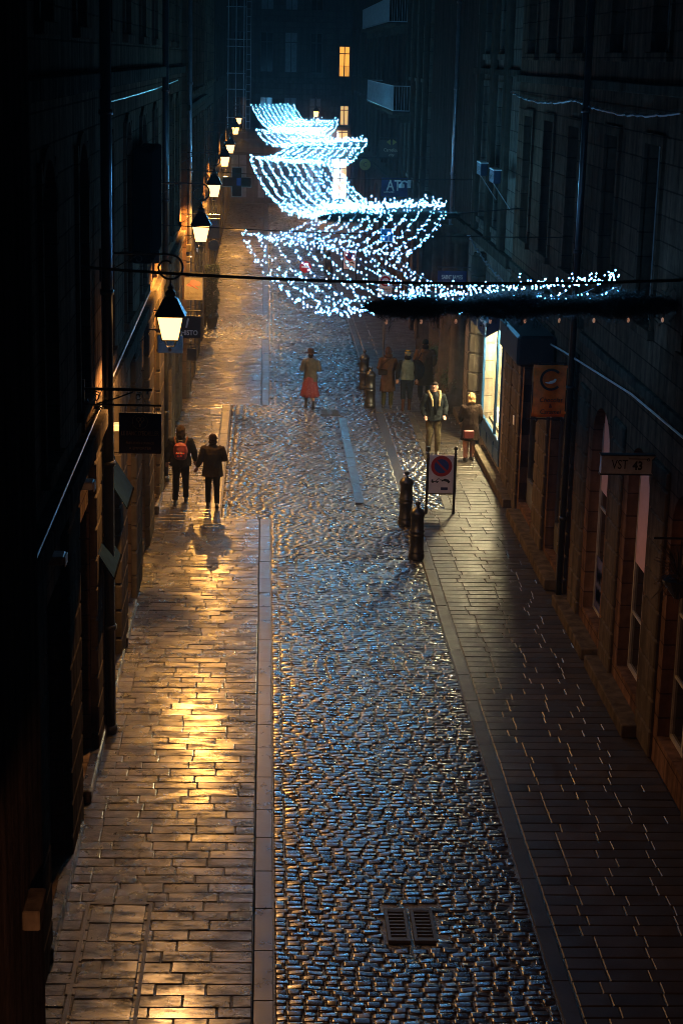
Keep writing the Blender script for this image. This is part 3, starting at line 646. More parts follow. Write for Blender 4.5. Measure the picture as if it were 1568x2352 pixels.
# ------------------------------------------------------------------ lanterns
LAMPW = 2000
def spiral(cx, cz, r0, r1, a0, a1, n=26): return [(cx+(r0+(r1-r0)*i/n)*math.cos(a0+(a1-a0)*i/n), 0, cz+(r0+(r1-r0)*i/n)*math.sin(a0+(a1-a0)*i/n)) for i in range(n+1)]
def lantern(loc, arm, label):
    "origin = centre of the glass; the bracket runs towards -X to the wall"
    r = empty('wall_lantern', loc, label, 'lantern', 'wall lanterns along the left side')
    w1, w0, h = .185, .115, .172
    def ring(w_, z): return [(-w_, -w_, z), (w_, -w_, z), (w_, w_, z), (-w_, w_, z)]
    b = MB(); b.add(ring(w0-.006, -h)+ring(w1-.006, h), [(0, 1, 5, 4), (1, 2, 6, 5), (2, 3, 7, 6), (3, 0, 4, 7), (3, 2, 1, 0)]); b.build('lamp_glass', M['lamp'], r)
    ld = bpy.data.lights.new('lamp', 'SPOT'); ld.energy = LAMPW; ld.color = (1, .45, .09); ld.spot_size = math.radians(158); ld.spot_blend = .35; ld.shadow_soft_size = .07
    lo = bpy.data.objects.new('lamp', ld); col.objects.link(lo); lo.parent = r; lo.location = (0, 0, -h-.115)
    b = MB()
    for sx, sy in ((-1, -1), (1, -1), (1, 1), (-1, 1)): b.tube([(sx*w0, sy*w0, -h), (sx*w1, sy*w1, h)], .009, 5)
    for z, w_ in ((-h, w0), (h, w1)): b.tube(ring(w_, z)+[ring(w_, z)[0]], .010, 5)
    b.tube([(-w0*.8, 0, -h), (-.07, 0, -h-.04), (-.05, 0, -h-.1), (.05, 0, -h-.1), (.07, 0, -h-.04), (w0*.8, 0, -h)], .011, 6)
    b.build('frame', M['iron'], r)
    b = MB(); lv = [(w1+.035, h+.012), (w1+.02, h+.03), (w1-.03, h+.13), (w1-.085, h+.24), (.055, h+.27), (.07, h+.29), (.07, h+.33), (.03, h+.37)]
    vs = []
    for w_, z in lv: vs += ring(w_, z)
    b.add(vs, [(k*4+j, k*4+(j+1) % 4, (k+1)*4+(j+1) % 4, (k+1)*4+j) for k in range(len(lv)-1) for j in range(4)]+[(3, 2, 1, 0)])
    b.lathe([(.03, h+.37), (.05, h+.39), (.015, h+.43), (.012, h+.5)], 8); b.build('roof', M['iron'], r)
    zt = h+.5+.36; b = MB()
    b.tube([(-arm, 0, zt), (-.06, 0, zt), (.02, 0, zt-.01)]+spiral(.0, zt-.18, .17, .17, PI/2, -PI*1.02, 26)+spiral(-.02, zt-.19, .155, .07, PI, PI*.35, 14), .016, 6)
    b.tube([(-arm, 0, zt-.32), (-arm*.62, 0, zt-.1), (-arm*.5, 0, zt-.03)], .011, 6)
    b.tube(spiral(-arm*.46, zt-.075, .06, .03, PI*.9, -PI*.9), .008, 5)
    b.tube([(-arm, 0, zt+.06), (-arm, 0, zt-.4)], .02, 6); b.build('bracket', M['iron'], r)
    return r
LN = [(392, 752, 25.2, 'nearest and largest lantern, its bracket curling over the pavement'), (462, 536, 37.8, 'second lantern from the camera, above the blue lettered sign'), (492, 438, 50.3, 'third lantern from the camera, on a wide scrolled bracket'), (516, 371, 64.5, 'fourth lantern from the camera'), (529, 342, 74, 'fifth lantern from the camera, partly behind the fourth'), (541, 300.5, 90, 'sixth lantern from the camera'), (548, 278, 104, 'farthest lantern of the left row')]
for k, (x, y, Y, lab) in enumerate(LN):
    p = atY(x, y, Y)
    if k == 0: l0 = lantern(p, p.x+2.28, lab)
    else:
        o = copy_tree(l0, loc=p); o['label'] = lab
        if k > 3:
            for c_ in kids(o):
                if c_.type == 'LIGHT': c_.data = c_.data.copy(); c_.data.energy = LAMPW*.8
for c_ in kids(l0):
    if c_.type == 'LIGHT': c_.data = c_.data.copy(); c_.data.color = (1, .48, .15); c_.data.energy = LAMPW*.42
p = Vector((-1.3, 6.6, 5.2)); o = copy_tree(l0, loc=p)
for c_ in kids(o):
    if c_.type == 'LIGHT': c_.data = c_.data.copy(); c_.data.energy = 1000; c_.data.spot_blend = .1; c_.data.spot_size = math.radians(180); c_.data.color = (1, .42, .2)
o['label'] = 'lantern on the left just below the bottom picture edge'
p = atY(725.5, 262, 120.9); o = copy_tree(l0, loc=p, rz=-PI/2); o['label'] = 'lantern on the end building, right of the farthest light net'; o['group'] = 'wall lanterns along the left side'

# ------------------------------------------------------------------ light nets
def bulbmb(rb_):
    q = MB(); return q.add([(0, 0, -rb_*1.3), (rb_, 0, 0), (0, rb_, 0), (-rb_, 0, 0), (0, -rb_, 0), (0, 0, rb_*1.5)], [(0, 2, 1), (0, 3, 2), (0, 4, 3), (0, 1, 4), (5, 1, 2), (5, 2, 3), (5, 3, 4), (5, 4, 1)])
def net(segs, spacing, label, sags, extra=0, extra_line=None, rb=.015, bmat='bulb'):
    "segs: list of polylines of anchor points: one per string"
    bm_ = bulbmb(rb); bulb_mesh = bm_.mesh('bulb', M[bmat]); o0 = Vector(segs[0][0]); r = empty('light_net', o0, label, 'light net', 'nets of white fairy lights over the street')
    allb = []
    for st in segs:
        b = MB(); P = []
        for i, (p, q) in enumerate(zip(st, st[1:])):
            p, q = Vector(p), Vector(q); n = max(6, int((q-p).length/.3))
            for k in range(n+(1 if i == len(st)-2 else 0)):
                t = k/n; P.append(p.lerp(q, t)-Vector((0, 0, 4*sags[i]*t*(1-t)))+Vector((random.gauss(0, .012), 0, random.gauss(0, .012))))
        b.tube([x-o0 for x in P], .005, 3, cap=False); b.build('light_string', M['netwire'], r)
        cum = [0]
        for a, c in zip(P, P[1:]): cum.append(cum[-1]+(c-a).length)
        s = random.uniform(0, spacing)
        while s < cum[-1]:
            j = next(k for k in range(len(cum)-1) if cum[k+1] >= s); t = (s-cum[j])/max(1e-6, cum[j+1]-cum[j])
            base = P[j].lerp(P[j+1], t)
            for _ in range(random.choice((1, 1, 2, 2))):
                allb.append(base+Vector((random.gauss(0, .03), random.gauss(0, .028), random.gauss(-.012, .03)))-o0)
            s += spacing*random.uniform(.6, 1.4)
    if extra_line:
        a, c = Vector(extra_line[0]), Vector(extra_line[1])
        for _ in range(extra): t = random.random(); allb.append(a.lerp(c, t)+Vector((0, random.gauss(0, .07), abs(random.gauss(.0, .085))+.06))-o0)
    allb.sort(key=lambda p: (p+o0-CAM).length)
    for p in allb[:100]:
        q = bpy.data.objects.new('bulb', bulb_mesh); col.objects.link(q); q.parent = r; q.location = p; q.rotation_euler = (random.uniform(-1, 1), random.uniform(-1, 1), 0)
    b = MB()
    for p in allb[100:]:
        E_ = Matrix.Rotation(random.uniform(-1.2, 1.2), 3, 'X') @ Matrix.Rotation(random.uniform(0, 6), 3, 'Z'); b.add([p+E_ @ Vector(v) for v in bm_.v], bm_.f)
    tag(b.build('bulbs', M[bmat], r), kind='stuff')
def lin(a, b_, n): return [tuple(np.array(a)+(np.array(b_)-np.array(a))*i/(n-1)) for i in range(n)]
def Z(x, y, Y): return tuple(atY(x, y, Y))
NS = 11
A1 = [Z(556+(905-556)*i/(NS-1), 533+(588-533)*(i/(NS-1))**.8, 33.4-1.0*i/(NS-1)) for i in range(NS)]
B1 = [Z(846+(1418-846)*(i/(NS-1)), 704-45*(i/(NS-1)), 24.1) for i in range(NS)]
B2 = [Z(742+(1024-742)*(i/(NS-1)), 486-4*(i/(NS-1)), 38.2) for i in range(NS)]
A2 = [Z(573+(770-573)*(i/(NS-1)), 357+22*(i/(NS-1)), 60.5) for i in range(NS)]
B3 = [Z(668+(842-668)*(i/(NS-1)), 330-1*(i/(NS-1)), 70) for i in range(NS)]
A3 = [Z(587+(740-587)*(i/(NS-1)), 296+14*(i/(NS-1)), 84) for i in range(NS)]
B4 = [Z(660+(776-660)*(i/(NS-1)), 284, 92) for i in range(NS)]
A4 = [Z(577+(673-577)*(i/(NS-1)), 239, 118) for i in range(NS)]
net([(b_, a, c) for b_, a, c in zip(B2, A1, B1)], .17, 'nearest net of ice white lights, swooping onto the big dark fir garland', (.22, .55), 260, (B1[1], B1[-1]), .0115, 'bulbn')
net([(b_, a, c) for b_, a, c in zip(B3, A2, B2)], .29, 'second net of white lights, falling to the middle fir garland', (.25, .7), 330, (B2[0], B2[-1]), .0095)
net([(b_, a, c) for b_, a, c in zip(B4, A3, B3)], .40, 'third net of white lights, blurred above the third fir garland', (.2, .35), 230, (B3[0], B3[-1]), .0095)
net([(b_, a) for b_, a in zip(A4, B4)], .55, 'farthest net of white lights near the end of the street', (.8,), 100, (B4[0], B4[-1]), .0105)
# fir garlands
def firgarland(a, c, rad, n, label, hang=0):
    a, c = Vector(a), Vector(c); r = empty('fir_garland', a, label, 'garland', 'fir garlands carrying the light nets'); L_ = (c-a); u = L_.normalized()
    b = MB()
    for i in range(n):
        t = random.random(); q = random.uniform(0, 2*PI); rr = rad*(.25+.6*random.random()**.5)*(.85+.22*math.sin(t*L_.length*4.1)+.16*math.sin(t*L_.length*9.7)+.1*math.sin(t*L_.length*23))*min(1, .35+6*min(t, 1-t)); dv = Vector((0, math.cos(q), math.sin(q)))
        o = L_*t+dv*rr*.45; e = o+dv*rr*.85+u*random.uniform(-.14, .14); s = dv.cross(u)*.006
        for k in range(3):
            f_ = .4+.3*k; m_ = o.lerp(e, f_); tip = m_+Vector((random.gauss(0, .03), random.gauss(0, .03), random.gauss(0, .03)))
            b.add([m_-s, m_+s, tip], [(0, 1, 2)])
        b.add([o-s*1.5, o+s*1.5, e+s*.4, e-s*.4], [(0, 1, 2, 3)])
    for i in range(int(n/110)):
        t = random.random(); q = random.uniform(0, 2*PI); base = L_*t+Vector((0, math.cos(q), math.sin(q)))*rad*.5; dv = (Vector((random.uniform(-.8, .8), math.cos(q), math.sin(q)-.25))).normalized(); ln = rad*random.uniform(.7, 1.35)
        for k in range(34):
            m_ = base+dv*ln*k/34; tip = m_+Vector((random.gauss(0, .035), random.gauss(0, .035), random.gauss(0, .035)))+dv*.03; sd = dv.orthogonal().normalized()*.004; b.add([m_-sd, m_+sd, tip], [(0, 1, 2)])
    b.build('needles', M['fir'], r)
    b = MB(); b.tube([Vector((0, 0, 0)), L_], [rad*.32]*2, 8); b.build('core', M['fir'], r)
    for i in range(hang):
        b = MB(); b.ell((0, 0, 0), (.02, .02, .035), 6, 8); o = b.build('hanging_bulb', M['ember'], r, smooth=True, loc=L_*((i+.5)/hang)+Vector((0, 0, -rad*1.0)))
firgarland(Z(848, 706, 24), Z(1562, 701, 24), .2, 16000, 'long near black fir garland crossing the right half of the street', 9)
firgarland(Z(740, 499, 38), Z(1046, 495, 38), .15, 6000, 'middle fir garland hung before the pale pilastered building')
firgarland(Z(664, 337, 70), Z(847, 335, 70), .12, 2200, 'third fir garland, small and far up the street')
firgarland(Z(655, 290, 92), Z(788, 290, 92), .12, 1500, 'farthest fir garland, before the lit windows of the end building')

# ------------------------------------------------------------------ hanging signs
def sign_px(x0, y0, x1, y1, Y, board, label, cat='sign', thick=.04, bracket=True, side=-1, name='hanging_sign', shape=None):
    a, c = atY(x0, y0, Y), atY(x1, y1, Y); x_0, x_1 = min(a.x, c.x), max(a.x, c.x); z1, z0 = max(a.z, c.z), min(a.z, c.z)
    cx, cz = (x_0+x_1)/2, (z0+z1)/2; hw, hh = (x_1-x_0)/2, (z1-z0)/2
    r = empty(name, (cx, Y, cz), label, cat, 'shop signs projecting over the pavements')
    b = MB()
    if shape: shape(b, hw, hh)
    else: b.box(-hw, hw, 0, thick, -hh, hh, bev=.008)
    b.build('board', M[board], r)
    if bracket:
        b = MB(); wall = (XL if side < 0 else XR)-cx; top = hh+.1
        b.tube([(wall, .02, top), (hw if side < 0 else -hw, .02, top)], .014, 6)
        for x in (-hw*.7, hw*.7): b.tube([(x, .02, top), (x, .02, hh)], .007, 5)
        sg = side
        b.tube([(wall, .02, top-.25), ((wall+(-sg)*.0)*.55+.45*(hw*-sg*-1), .02, top-.03)], .008, 5)
        b.tube([(p[0], .02, p[2]) for p in spiral(wall-sg*.12, top-.09, .06, .02, 0, 2.2*PI)], .006, 5)
        b.build('bracket', M['iron'], r)
    return r, hw, hh
def letters(r, txt, size, x, z, m='textgrey', y=-.004, **k): return text_mb(txt, size, x, z, y, **k).build('lettering', M[m], r)
def disc(b, r0, r1, cx=0, cz=0, y=-.004, n=40, a0=0, a1=2*PI, t=.003):
    vs = []
    for i in range(n+1):
        a = a0+(a1-a0)*i/n
        for q in (r0, r1): vs.append((cx+q*math.cos(a), y, cz+q*math.sin(a)))
    b.add(vs, [(2*i, 2*i+1, 2*i+3, 2*i+2) for i in range(n)]); return b
r, hw, hh = sign_px(273, 948, 371, 1043, 23.2, 'navysign', 'dark navy square sign of a seafood shop below the near lantern')
letters(r, "LE BANC D'ECAILLER", .085, 0, -.0, 'gold', sx=.62); letters(r, 'FRUITS DE MER & CRUSTACES', .045, 0, -.13, 'gold', sx=.62); letters(r, 'A EMPORTER', .05, 0, -.2, 'gold')
b = MB(); disc(b, .098, .102, 0, .16); disc(b, .02, .028, -.02, .19); disc(b, .02, .028, .03, .19); b.tube([(-.02, -.004, .16), (0, -.004, .11), (.03, -.004, .16)], .004, 4); b.tube([(0, -.004, .13), (0, -.004, .09)], .007, 4); b.build('emblem', M['gold'], r)
# big scrolled iron bracket above it
Yb = 22.6; a = atY(195, 893, Yb); c = atY(350, 893, Yb); r = empty('sign_bracket', (a.x, Yb, a.z), 'empty black scrolled iron bracket above the navy seafood sign', 'bracket'); L_ = c.x-a.x
b = MB(); b.box(0, L_, -.014, .014, -.018, .018); b.box(-.03, .0, -.02, .02, -.75, .12); b.tube([(L_-.06, 0, -.02), (L_-.06, 0, -.06)], .014, 6)
b.tube([(.03, 0, -.12)]+spiral(.11, -.12, .085, .085, PI, 2*PI*.85, 14)+[(L_*.45, 0, -.12), (L_*.72, 0, -.03)], .010, 6); b.tube([(.2, 0, -.2), (L_*.5, 0, -.1), (L_*.68, 0, -.04)], .006, 5)
b.tube(spiral(.14, -.1, .07, .015, PI*.2, PI*3.4), .007, 5); b.tube(spiral(L_*.8, -.085, .055, .015, PI*.6, -PI*2.2), .007, 5); b.build('scrollwork', M['iron'], r)
r, hw, hh = sign_px(400, 725, 461, 777, 36, 'brownsign', 'dark brown sign lettered in cream just right of the nearest lantern'); letters(r, '1', .26, -.02, .07, 'textgrey', bold=.006, shear=.2); letters(r, 'CHISTO', .14, .0, -.12, 'textgrey', bold=.004, sx=.85)
r, hw, hh = sign_px(362, 770, 420, 812, 33.5, 'greysign', 'grey sign with rounded script directly beneath the nearest lantern'); letters(r, 'Douceurs', .13, 0, .04, 'textgrey', sx=.8, shear=.2); b = MB(); b.ell((0, -.01, -.1), (.03, .008, .035)); b.build('emblem', M['candy'], r)
r, hw, hh = sign_px(423, 637, 466, 690, 40, 'palesign', 'faded sweet shop banner between the first two lanterns'); letters(r, 'Les bonbons', .085, 0, -.1, 'darktext', sx=.85); letters(r, 'de Saint-Malo', .085, 0, -.19, 'darktext', sx=.75)
b = MB(); b.ell((0, -.004, .14), (.08, .004, .07)); b.ell((-.06, -.004, .08), (.1, .004, .03)); b.ell((.1, -.004, .12), (.06, .004, .05)); b.tube([(-.12, -.004, .12), (.1, -.004, .0)], .015, 5); b.build('printed_sweets', M['candy'], r)
r, hw, hh = sign_px(474, 501, 504, 548, 50, 'palesign', 'pale sign with blue capitals beside the second lantern'); letters(r, 'BLEU', .15, -.02, .15, 'sblue', sx=.8, bold=.003); letters(r, 'Saint Malo', .075, .02, .04, 'sblue', sx=.8, shear=.3)
r, hw, hh = sign_px(478, 550, 503, 577, 50, 'palesign', 'small pale round edged sign below the blue lettered one', shape=lambda b, hw, hh: b.lathe([(hw, 0), (hw, .03)], 24, m=Matrix.Rotation(-PI/2, 4, 'X')))
r, hw, hh = sign_px(430, 800, 452, 830, 43, 'brownsign', 'small dark sign low on the left wall past the brown lettered one')
# pharmacy cross outline
r = empty('pharmacy_cross', tuple(atY(544, 418, 64)), 'unlit cross shaped pharmacy sign outlined in pale tube', 'sign'); s = .17
pts = [(-s, -3*s), (s, -3*s), (s, -s), (3*s, -s), (3*s, s), (s, s), (s, 3*s), (-s, 3*s), (-s, s), (-3*s, s), (-3*s, -s), (-s, -s), (-s, -3*s)]
b = MB(); b.tube([(x, 0, z) for x, z in pts], .018, 6); b.build('outline', M['green'], r)
b = MB(); b.box(-s, s, .01, .05, -3*s, 3*s); b.box(-3*s, -s, .012, .048, -s, s); b.box(s, 3*s, .012, .048, -s, s); b.build('body', mat('dim_brown_panel', (.05, .03, .018), .95, spec=0), r)
b = MB(); b.box(-.0, .14, -.012, .008, -.12, .14); b.build('blue_panel', M['sblue'], r)
# right side signs
r, hw, hh = sign_px(1005, 622, 1070, 652, 46, 'navysign', 'navy board reading SAINT JAMES hanging on the right behind the near light net', side=1); letters(r, 'SAINT JAMES', .155, 0, 0, 'textgrey', sx=.62)
r, hw, hh = sign_px(1381, 1046, 1517, 1090, 24.6, 'greysign', 'grey projecting sign box lettered VST43 on the near right wall', side=1, bracket=False, thick=.12, name='box_sign')
letters(r, 'VST', .19, -.17, 0, 'black', sx=.75); letters(r, '43', .17, .09, -.015, 'black', bold=.006, sx=.85); letters(r, '°', .17, .24, .03, 'black'); b = MB(); b.box(-.04, .26, -.008, 0, .085, .095); b.build('overline', M['black'], r)
b = MB()
for z in (-hh-.015, hh): b.box(-hw-.015, hw+.015, -.012, .13, z, z+.015)
b.box(hw+.001, hw+.18, .03, .09, -.03, .03); b.build('frame', M['iron'], r)
# orange banner
Yo = 32; a = atY(1225, 838, Yo); c = atY(1302, 958, Yo); r = empty('cloth_banner', ((a.x+c.x)/2, Yo, (a.z+c.z)/2), 'orange cloth banner of the chocolate and caramel shop, held between two iron rods', 'banner'); hw, hh = (c.x-a.x)/2, (a.z-c.z)/2
b = MB(); n = 14
for i in range(n+1):
    for j in range(n+1):
        u, v = -1+2*i/n, -1+2*j/n; b.v.append((u*hw*(1-.05*(1-v*v)), .03*math.sin(u*4)+.02*math.sin(v*3), v*hh))
b.f = [(i*(n+1)+j, (i+1)*(n+1)+j, (i+1)*(n+1)+j+1, i*(n+1)+j+1) for i in range(n) for j in range(n)]; bo = b.build('cloth', M['orange'], r, smooth=True); sm = bo.modifiers.new('s', 'SOLIDIFY'); sm.thickness = .006
b = MB()
for z in (hh+.04, -hh-.04):
    b.tube([(-hw-.08, 0, z), (XR-r.location.x, 0, z)], .014, 6)
    for x in (-hw*.7, 0, hw*.7): b.box(x-.02, x+.02, -.012, .012, z-.04, z+.02)
b.build('rods', M['iron'], r)
b = MB(); disc(b, .16, .205, -.01, .22, y=-.05, a0=.75, a1=2*PI-.75); b.build('letter_c', M['darktext'], r)
b = MB(); b.ell((0, -.088, .18), (.075, .004, .028), rot=Matrix.Rotation(-.3, 3, 'Y')); b.ell((.06, -.088, .225), (.022, .004, .02)); b.ell((-.075, -.088, .165), (.05, .003, .012), rot=Matrix.Rotation(.2, 3, 'Y')); b.build('bird', M['textgrey'], r)
letters(r, 'Chocolat', .12, 0, -.16, 'darktext', y=-.05, shear=.2, sx=.95); letters(r, '&', .1, 0, -.27, 'darktext', y=-.05); letters(r, 'Caramel', .12, 0, -.38, 'darktext', y=-.05, shear=.2, sx=.95)
# far right signs
r, hw, hh = sign_px(872, 322, 925, 362, 76, 'brownsign', 'dim grocery sign with a small yellow arrow mark on the far right', side=1); letters(r, 'Carrefour', .2, 0, -.05, 'gold', sx=.8); letters(r, 'city', .16, .0, -.25, 'gold', shear=.2)
b = MB(); b.add([(-.22, -.005, .28), (-.05, -.005, .4), (-.05, -.005, .16)], [(0, 1, 2)]); b.add([(.22, -.005, .28), (.05, -.005, .4), (.05, -.005, .16)], [(0, 2, 1)]); b.build('emblem', M['yellow'], r)
r, hw, hh = sign_px(876, 408, 935, 452, 66, 'navysign', 'dark clothes shop sign with large pale monogram, right of the second net', side=1, bracket=False); letters(r, 'AT', .55, -.03, .05, 'textgrey', sx=.75, bold=.006); letters(r, 'ARMAND', .09, -.2, -.18, 'textgrey'); 
r, hw, hh = sign_px(825.5, 365.5, 850.5, 390.5, 88, 'yellow', 'round yellow disc sign lettered C on the far right', side=1, shape=lambda b, hw, hh: b.lathe([(hw, 0), (hw, .04)], 28, m=Matrix.Rotation(-PI/2, 4, 'X'))); letters(r, 'C', .3, 0, 0, 'brownsign', y=-.045)
r = empty('security_camera', tuple(atY(935, 425, 62.5)), 'white dome security camera on the edge of the right pilaster', 'camera')
b = MB(); b.lathe([(.09, 0), (.1, .05), (.09, .12), (.04, .15)], 12, o=(-.2, 0, -.1)); b.tube([(-.2, 0, .05), (-.2, 0, .1), (-.1, 0, .13), (0, 0, .1)], .03, 8); b.box(0, .12, -.05, .05, -.1, .18, bev=.01); b.build('housing', M['white'], r, smooth=False)
# small blue tabs on the pale wall
for k, (x, y) in enumerate(((1114, 388), (1144, 405))):
    p = atX(x, y, XR-.35); r = empty('shutter_stay', p, ('farther', 'nearer')[k]+' of two small lettered blue awning boxes high on the pale right wall', 'awning box', 'small awning boxes high on the right')
    b = MB(); b.box(-.16, .0, -.4, .4, -.14, .14, bev=.01); b.build('valance', M['navy'], r); t = text_mb('SAINT JAMES', .11, 0, 0, 0); t.v = [(-.166, -q[0]*.9, q[2]) for q in t.v]; t.build('lettering', M['textgrey'], r)
    b = MB(); b.box(-.165, .02, -.41, .41, .142, .17); b.build('front_bar', M['white'], r); b = MB(); b.tube([(-.1, .3, -.14), (.33, .3, -.75)], .012, 5); b.build('stay', M['lightrail'], r)
# dark lantern shaped sign box left, high
r = empty('banner_box', (-2.25, 33.6, 7.05), 'tall black projecting box high on the left wall', 'sign box'); b = MB(); b.box(0, .34, -2.8, 0, -.95, .95, bev=.03); b.build('body', M['soot'], r); b = MB(); b.box(.05, .3, .005, .05, -1.25, -.96, bev=.01); b.build('bracket', M['iron'], r)
# awnings and cassettes low on the left
for k, (x, y, Xw, dy, m_, lab) in enumerate(((292, 1110, -2.05, 1.3, 'blueaw', 'pale blue sloping shop awning on the left above the doorsteps'), (262, 1265, -2.05, 1.2, 'blueaw', 'nearer dark blue shop awning behind the black downpipe'))):
    M.setdefault('blueaw', mat('blue_canvas', (.008, .02, .04), .9, spec=.02)); p = atX(x, y, Xw); r = empty('shop_awning', (-2.3, p.y-dy/2, p.z), lab, 'awning', 'shop awnings on the left')
    b = MB(); b.box(0, .02, 0, dy, .2, .28); b.add([(0, 0, .26), (.3, 0, -.22), (.3, dy, -.22), (0, dy, .26), (0, 0, .245), (.29, 0, -.235), (.29, dy, -.235), (0, dy, .245)], [(0, 1, 2, 3), (7, 6, 5, 4), (0, 4, 5, 1), (3, 2, 6, 7), (1, 5, 6, 2)]); b.build('canvas', M[m_], r)
    b = MB(); b.tube([(.3, 0, -.23), (.3, dy, -.23)], .018, 6); b.build('front_bar', M['soot'], r)
for k, (x, y, lab) in enumerate(((295, 985, 'pale spotlight box on the left behind the navy seafood sign'), (272, 1010, 'larger pale box on the left half hidden by the navy sign'), (232, 1118, 'pale box jutting from the left wall beside the near downpipe'), (168, 1290, 'dim pale box on the left wall with one bright corner'), (460, 575, 'pale awning end below the second lantern'))):
    p = atX(x, y, -2.0); b = MB(); b.box(0, .2, 0, .26, -.05, .05, bev=.012); b.box(.205, .22, .02, .24, -.07, .04, bev=.003); tag(b.build('spotlight_box', M['white'], loc=(-2.3, p.y, p.z)), lab, 'box', 'pale boxes fixed to the left wall')
# near right objects: window panels
for k, (a, m_, lab) in enumerate(((( 28.15, 29.25, 2.6, 4.0), 'pinkwin', 'faintly glowing pink blind behind the farther arched window on the right'), ((25.2, 26.2, 2.2, 3.9), 'pinkwin', 'faintly glowing pink blind behind the arched window under the VST43 sign'))):
    b = MB(); b.box(0, .01, 0, a[1]-a[0], 0, a[3]-a[2]); tag(b.build('window_blind', M[m_], loc=(XR+.155, a[0], a[2])), lab, 'blind', 'blinds in the right windows')
r = empty('window_poster', (XR+.15, 28.0, .55), "dark poster with bold slanting capitals low in the right window", 'poster'); b = MB(); b.box(0, .01, 0, 1.2, 0, .9); b.build('sheet', M['navysign'], r)
t = text_mb("WE'RE\nMORE", .36, 0, 0, 0, bold=.008); t.v = [(-.008, .6-q[0], .42+q[2]) for q in t.v]; t.build('lettering', M['curtain'], r)
r = empty('hanging_basket', tuple(atY(1558, 1330, 21)), 'straggly dry branches in a hanging basket at the right picture edge', 'plant'); b = MB(); b.lathe([(.05, -.25), (.2, -.05), (.22, 0)], 14); b.build('basket', M['iron'], r)
b = MB()
for i in range(160):
    q = random.uniform(0, 2*PI); e = Vector((math.cos(q)*random.uniform(.1, .35), math.sin(q)*random.uniform(.1, .3), random.uniform(-.3, .45))); b.tube([(0, 0, 0), e*.5+Vector((0, 0, .08)), e], .004, 3)
b.build('branches', M['block'], r); b = MB(); b.tube([(-.35, 0, .52), (.6, 0, .52)], .014, 6); b.tube([(0, 0, .52), (0, 0, 0)], .006, 4); b.tube(spiral(.2, .58, .07, .02, 0, 7), .006, 4); b.build('bracket', M['iron'], r)
# dark awning box over orange banner
b = MB(); b.box(-.75, 0, 0, 2.6, -.3, .3, bev=.05); tag(b.build('canopy_box', M['black'], loc=(XR-.01, 33.6, 4.25)), 'black shop canopy above the orange banner on the right', 'canopy')
# white door phone plates
for (x, y, lab) in ((1167, 768, 'small lit door plate above the blue shop pier'), (1180, 965, 'small door plate on the brown pier right of the shop')):
    p = atX(x, y, XR-.17); b = MB(); b.box(-.02, 0, -.07, .07, -.1, .1, bev=.005); tag(b.build('door_plate', M['textgrey'], loc=p), lab, 'plate')
# planters
def planter(x, y, lab, sc=1.):
    r = empty('planter', (x, y, .0), lab, 'planter', 'planters by the right columns'); b = MB(); b.box(-.2*sc, .2*sc, -.5, .5, .2, .6, bev=.02); b.box(-.17*sc, .17*sc, -.47, .47, .6, .62); b.build('trough', M['block'], r)
    b = MB()
    for i in range(900):
        p = Vector((random.gauss(0, .13), random.gauss(0, .26), .68+abs(random.gauss(0, .16)))); n_ = Vector((random.gauss(0, 1), random.gauss(0, 1), random.gauss(0, 1))).normalized(); t_ = n_.orthogonal().normalized(); s_ = n_.cross(t_); l = .04
        b.add([p-t_*l, p+s_*l*.4, p+t_*l, p-s_*l*.4], [(0, 1, 2, 3)])
    b.build('foliage', M['leaf'], r)
planter(5.35, 49.9, 'leafy planter on the step right of the man facing the camera'); planter(5.35, 54.6, 'dim planter farther along behind the walking group')
r = empty('potted_bush', (-1.85, 64.5, 0), 'dark bushy plant under the second lantern', 'plant'); b = MB(); b.lathe([(.15, 0), (.22, .4), (.2, .42)], 12); b.build('pot', M['block'], r)
b = MB()
for i in range(3000):
    z = random.uniform(.4, 2.3); q = random.uniform(0, 6.3); rr = .25*random.random()**.4*(1+.2*math.sin(z*7)); p = Vector((rr*math.cos(q), rr*math.sin(q), z)); n_ = Vector((random.gauss(0, 1), random.gauss(0, 1), random.gauss(0, 1))).normalized(); t_ = n_.orthogonal().normalized(); s_ = n_.cross(t_)
    b.add([p-t_*.04, p+s_*.02, p+t_*.04, p-s_*.02], [(0, 1, 2, 3)])
b.build('crown', M['leafD'], r)
b = MB(); b.tube([(0, 0, .4), (0, 0, 2)], .03, 6); b.build('trunk', M['block'], r)

# ------------------------------------------------------------------ bollards
def bollard(loc, lab):
    r = empty('bollard', loc, lab, 'bollard', 'black cannon shaped bollards beside the road')
    b = MB(); b.lathe([(.155, 0), (.16, .02), (.16, .10), (.145, .12), (.145, .13), (.155, .15), (.155, .17), (.14, .19), (.137, .46), (.155, .48), (.155, .50), (.14, .52), (.14, .55), (.155, .565), (.155, .585), (.138, .60), (.132, .86), (.145, .875), (.145, .90), (.15, .92), (.148, .95), (.11, 1.01), (.055, 1.045), (.035, 1.06), (.032, 1.09)], 24); b.build('post', M['iron'], r, smooth=True)
    b = MB(); b.lathe([(.03, 1.09), (.05, 1.11), (.055, 1.15), (.04, 1.17), (.01, 1.175)], 14); b.build('knob', M['iron'], r, smooth=True); return r
B = [((955, 1283), 'nearest bollard, in front of the no parking panel'), ((930, 1205), 'bollard just behind the nearest one, left of the no parking panel'), ((849, 935), 'nearer bollard of the middle pair, by the person in the long hooded coat'), ((835, 893), 'farther bollard of the middle pair, with the road on its left'), ((757, 648), 'bollard far up the road, seen through the near light net'), ((752, 628), 'far bollard standing just behind another under the near light net'), ((730, 580), 'farthest bollard, small and above the left part of the near net')]
for k, (p, lab) in enumerate(B):
    q = gnd(*p); q.z = 0
    if k == 0: b0 = bollard(q, lab)
    else: o = copy_tree(b0, loc=q); o['label'] = lab

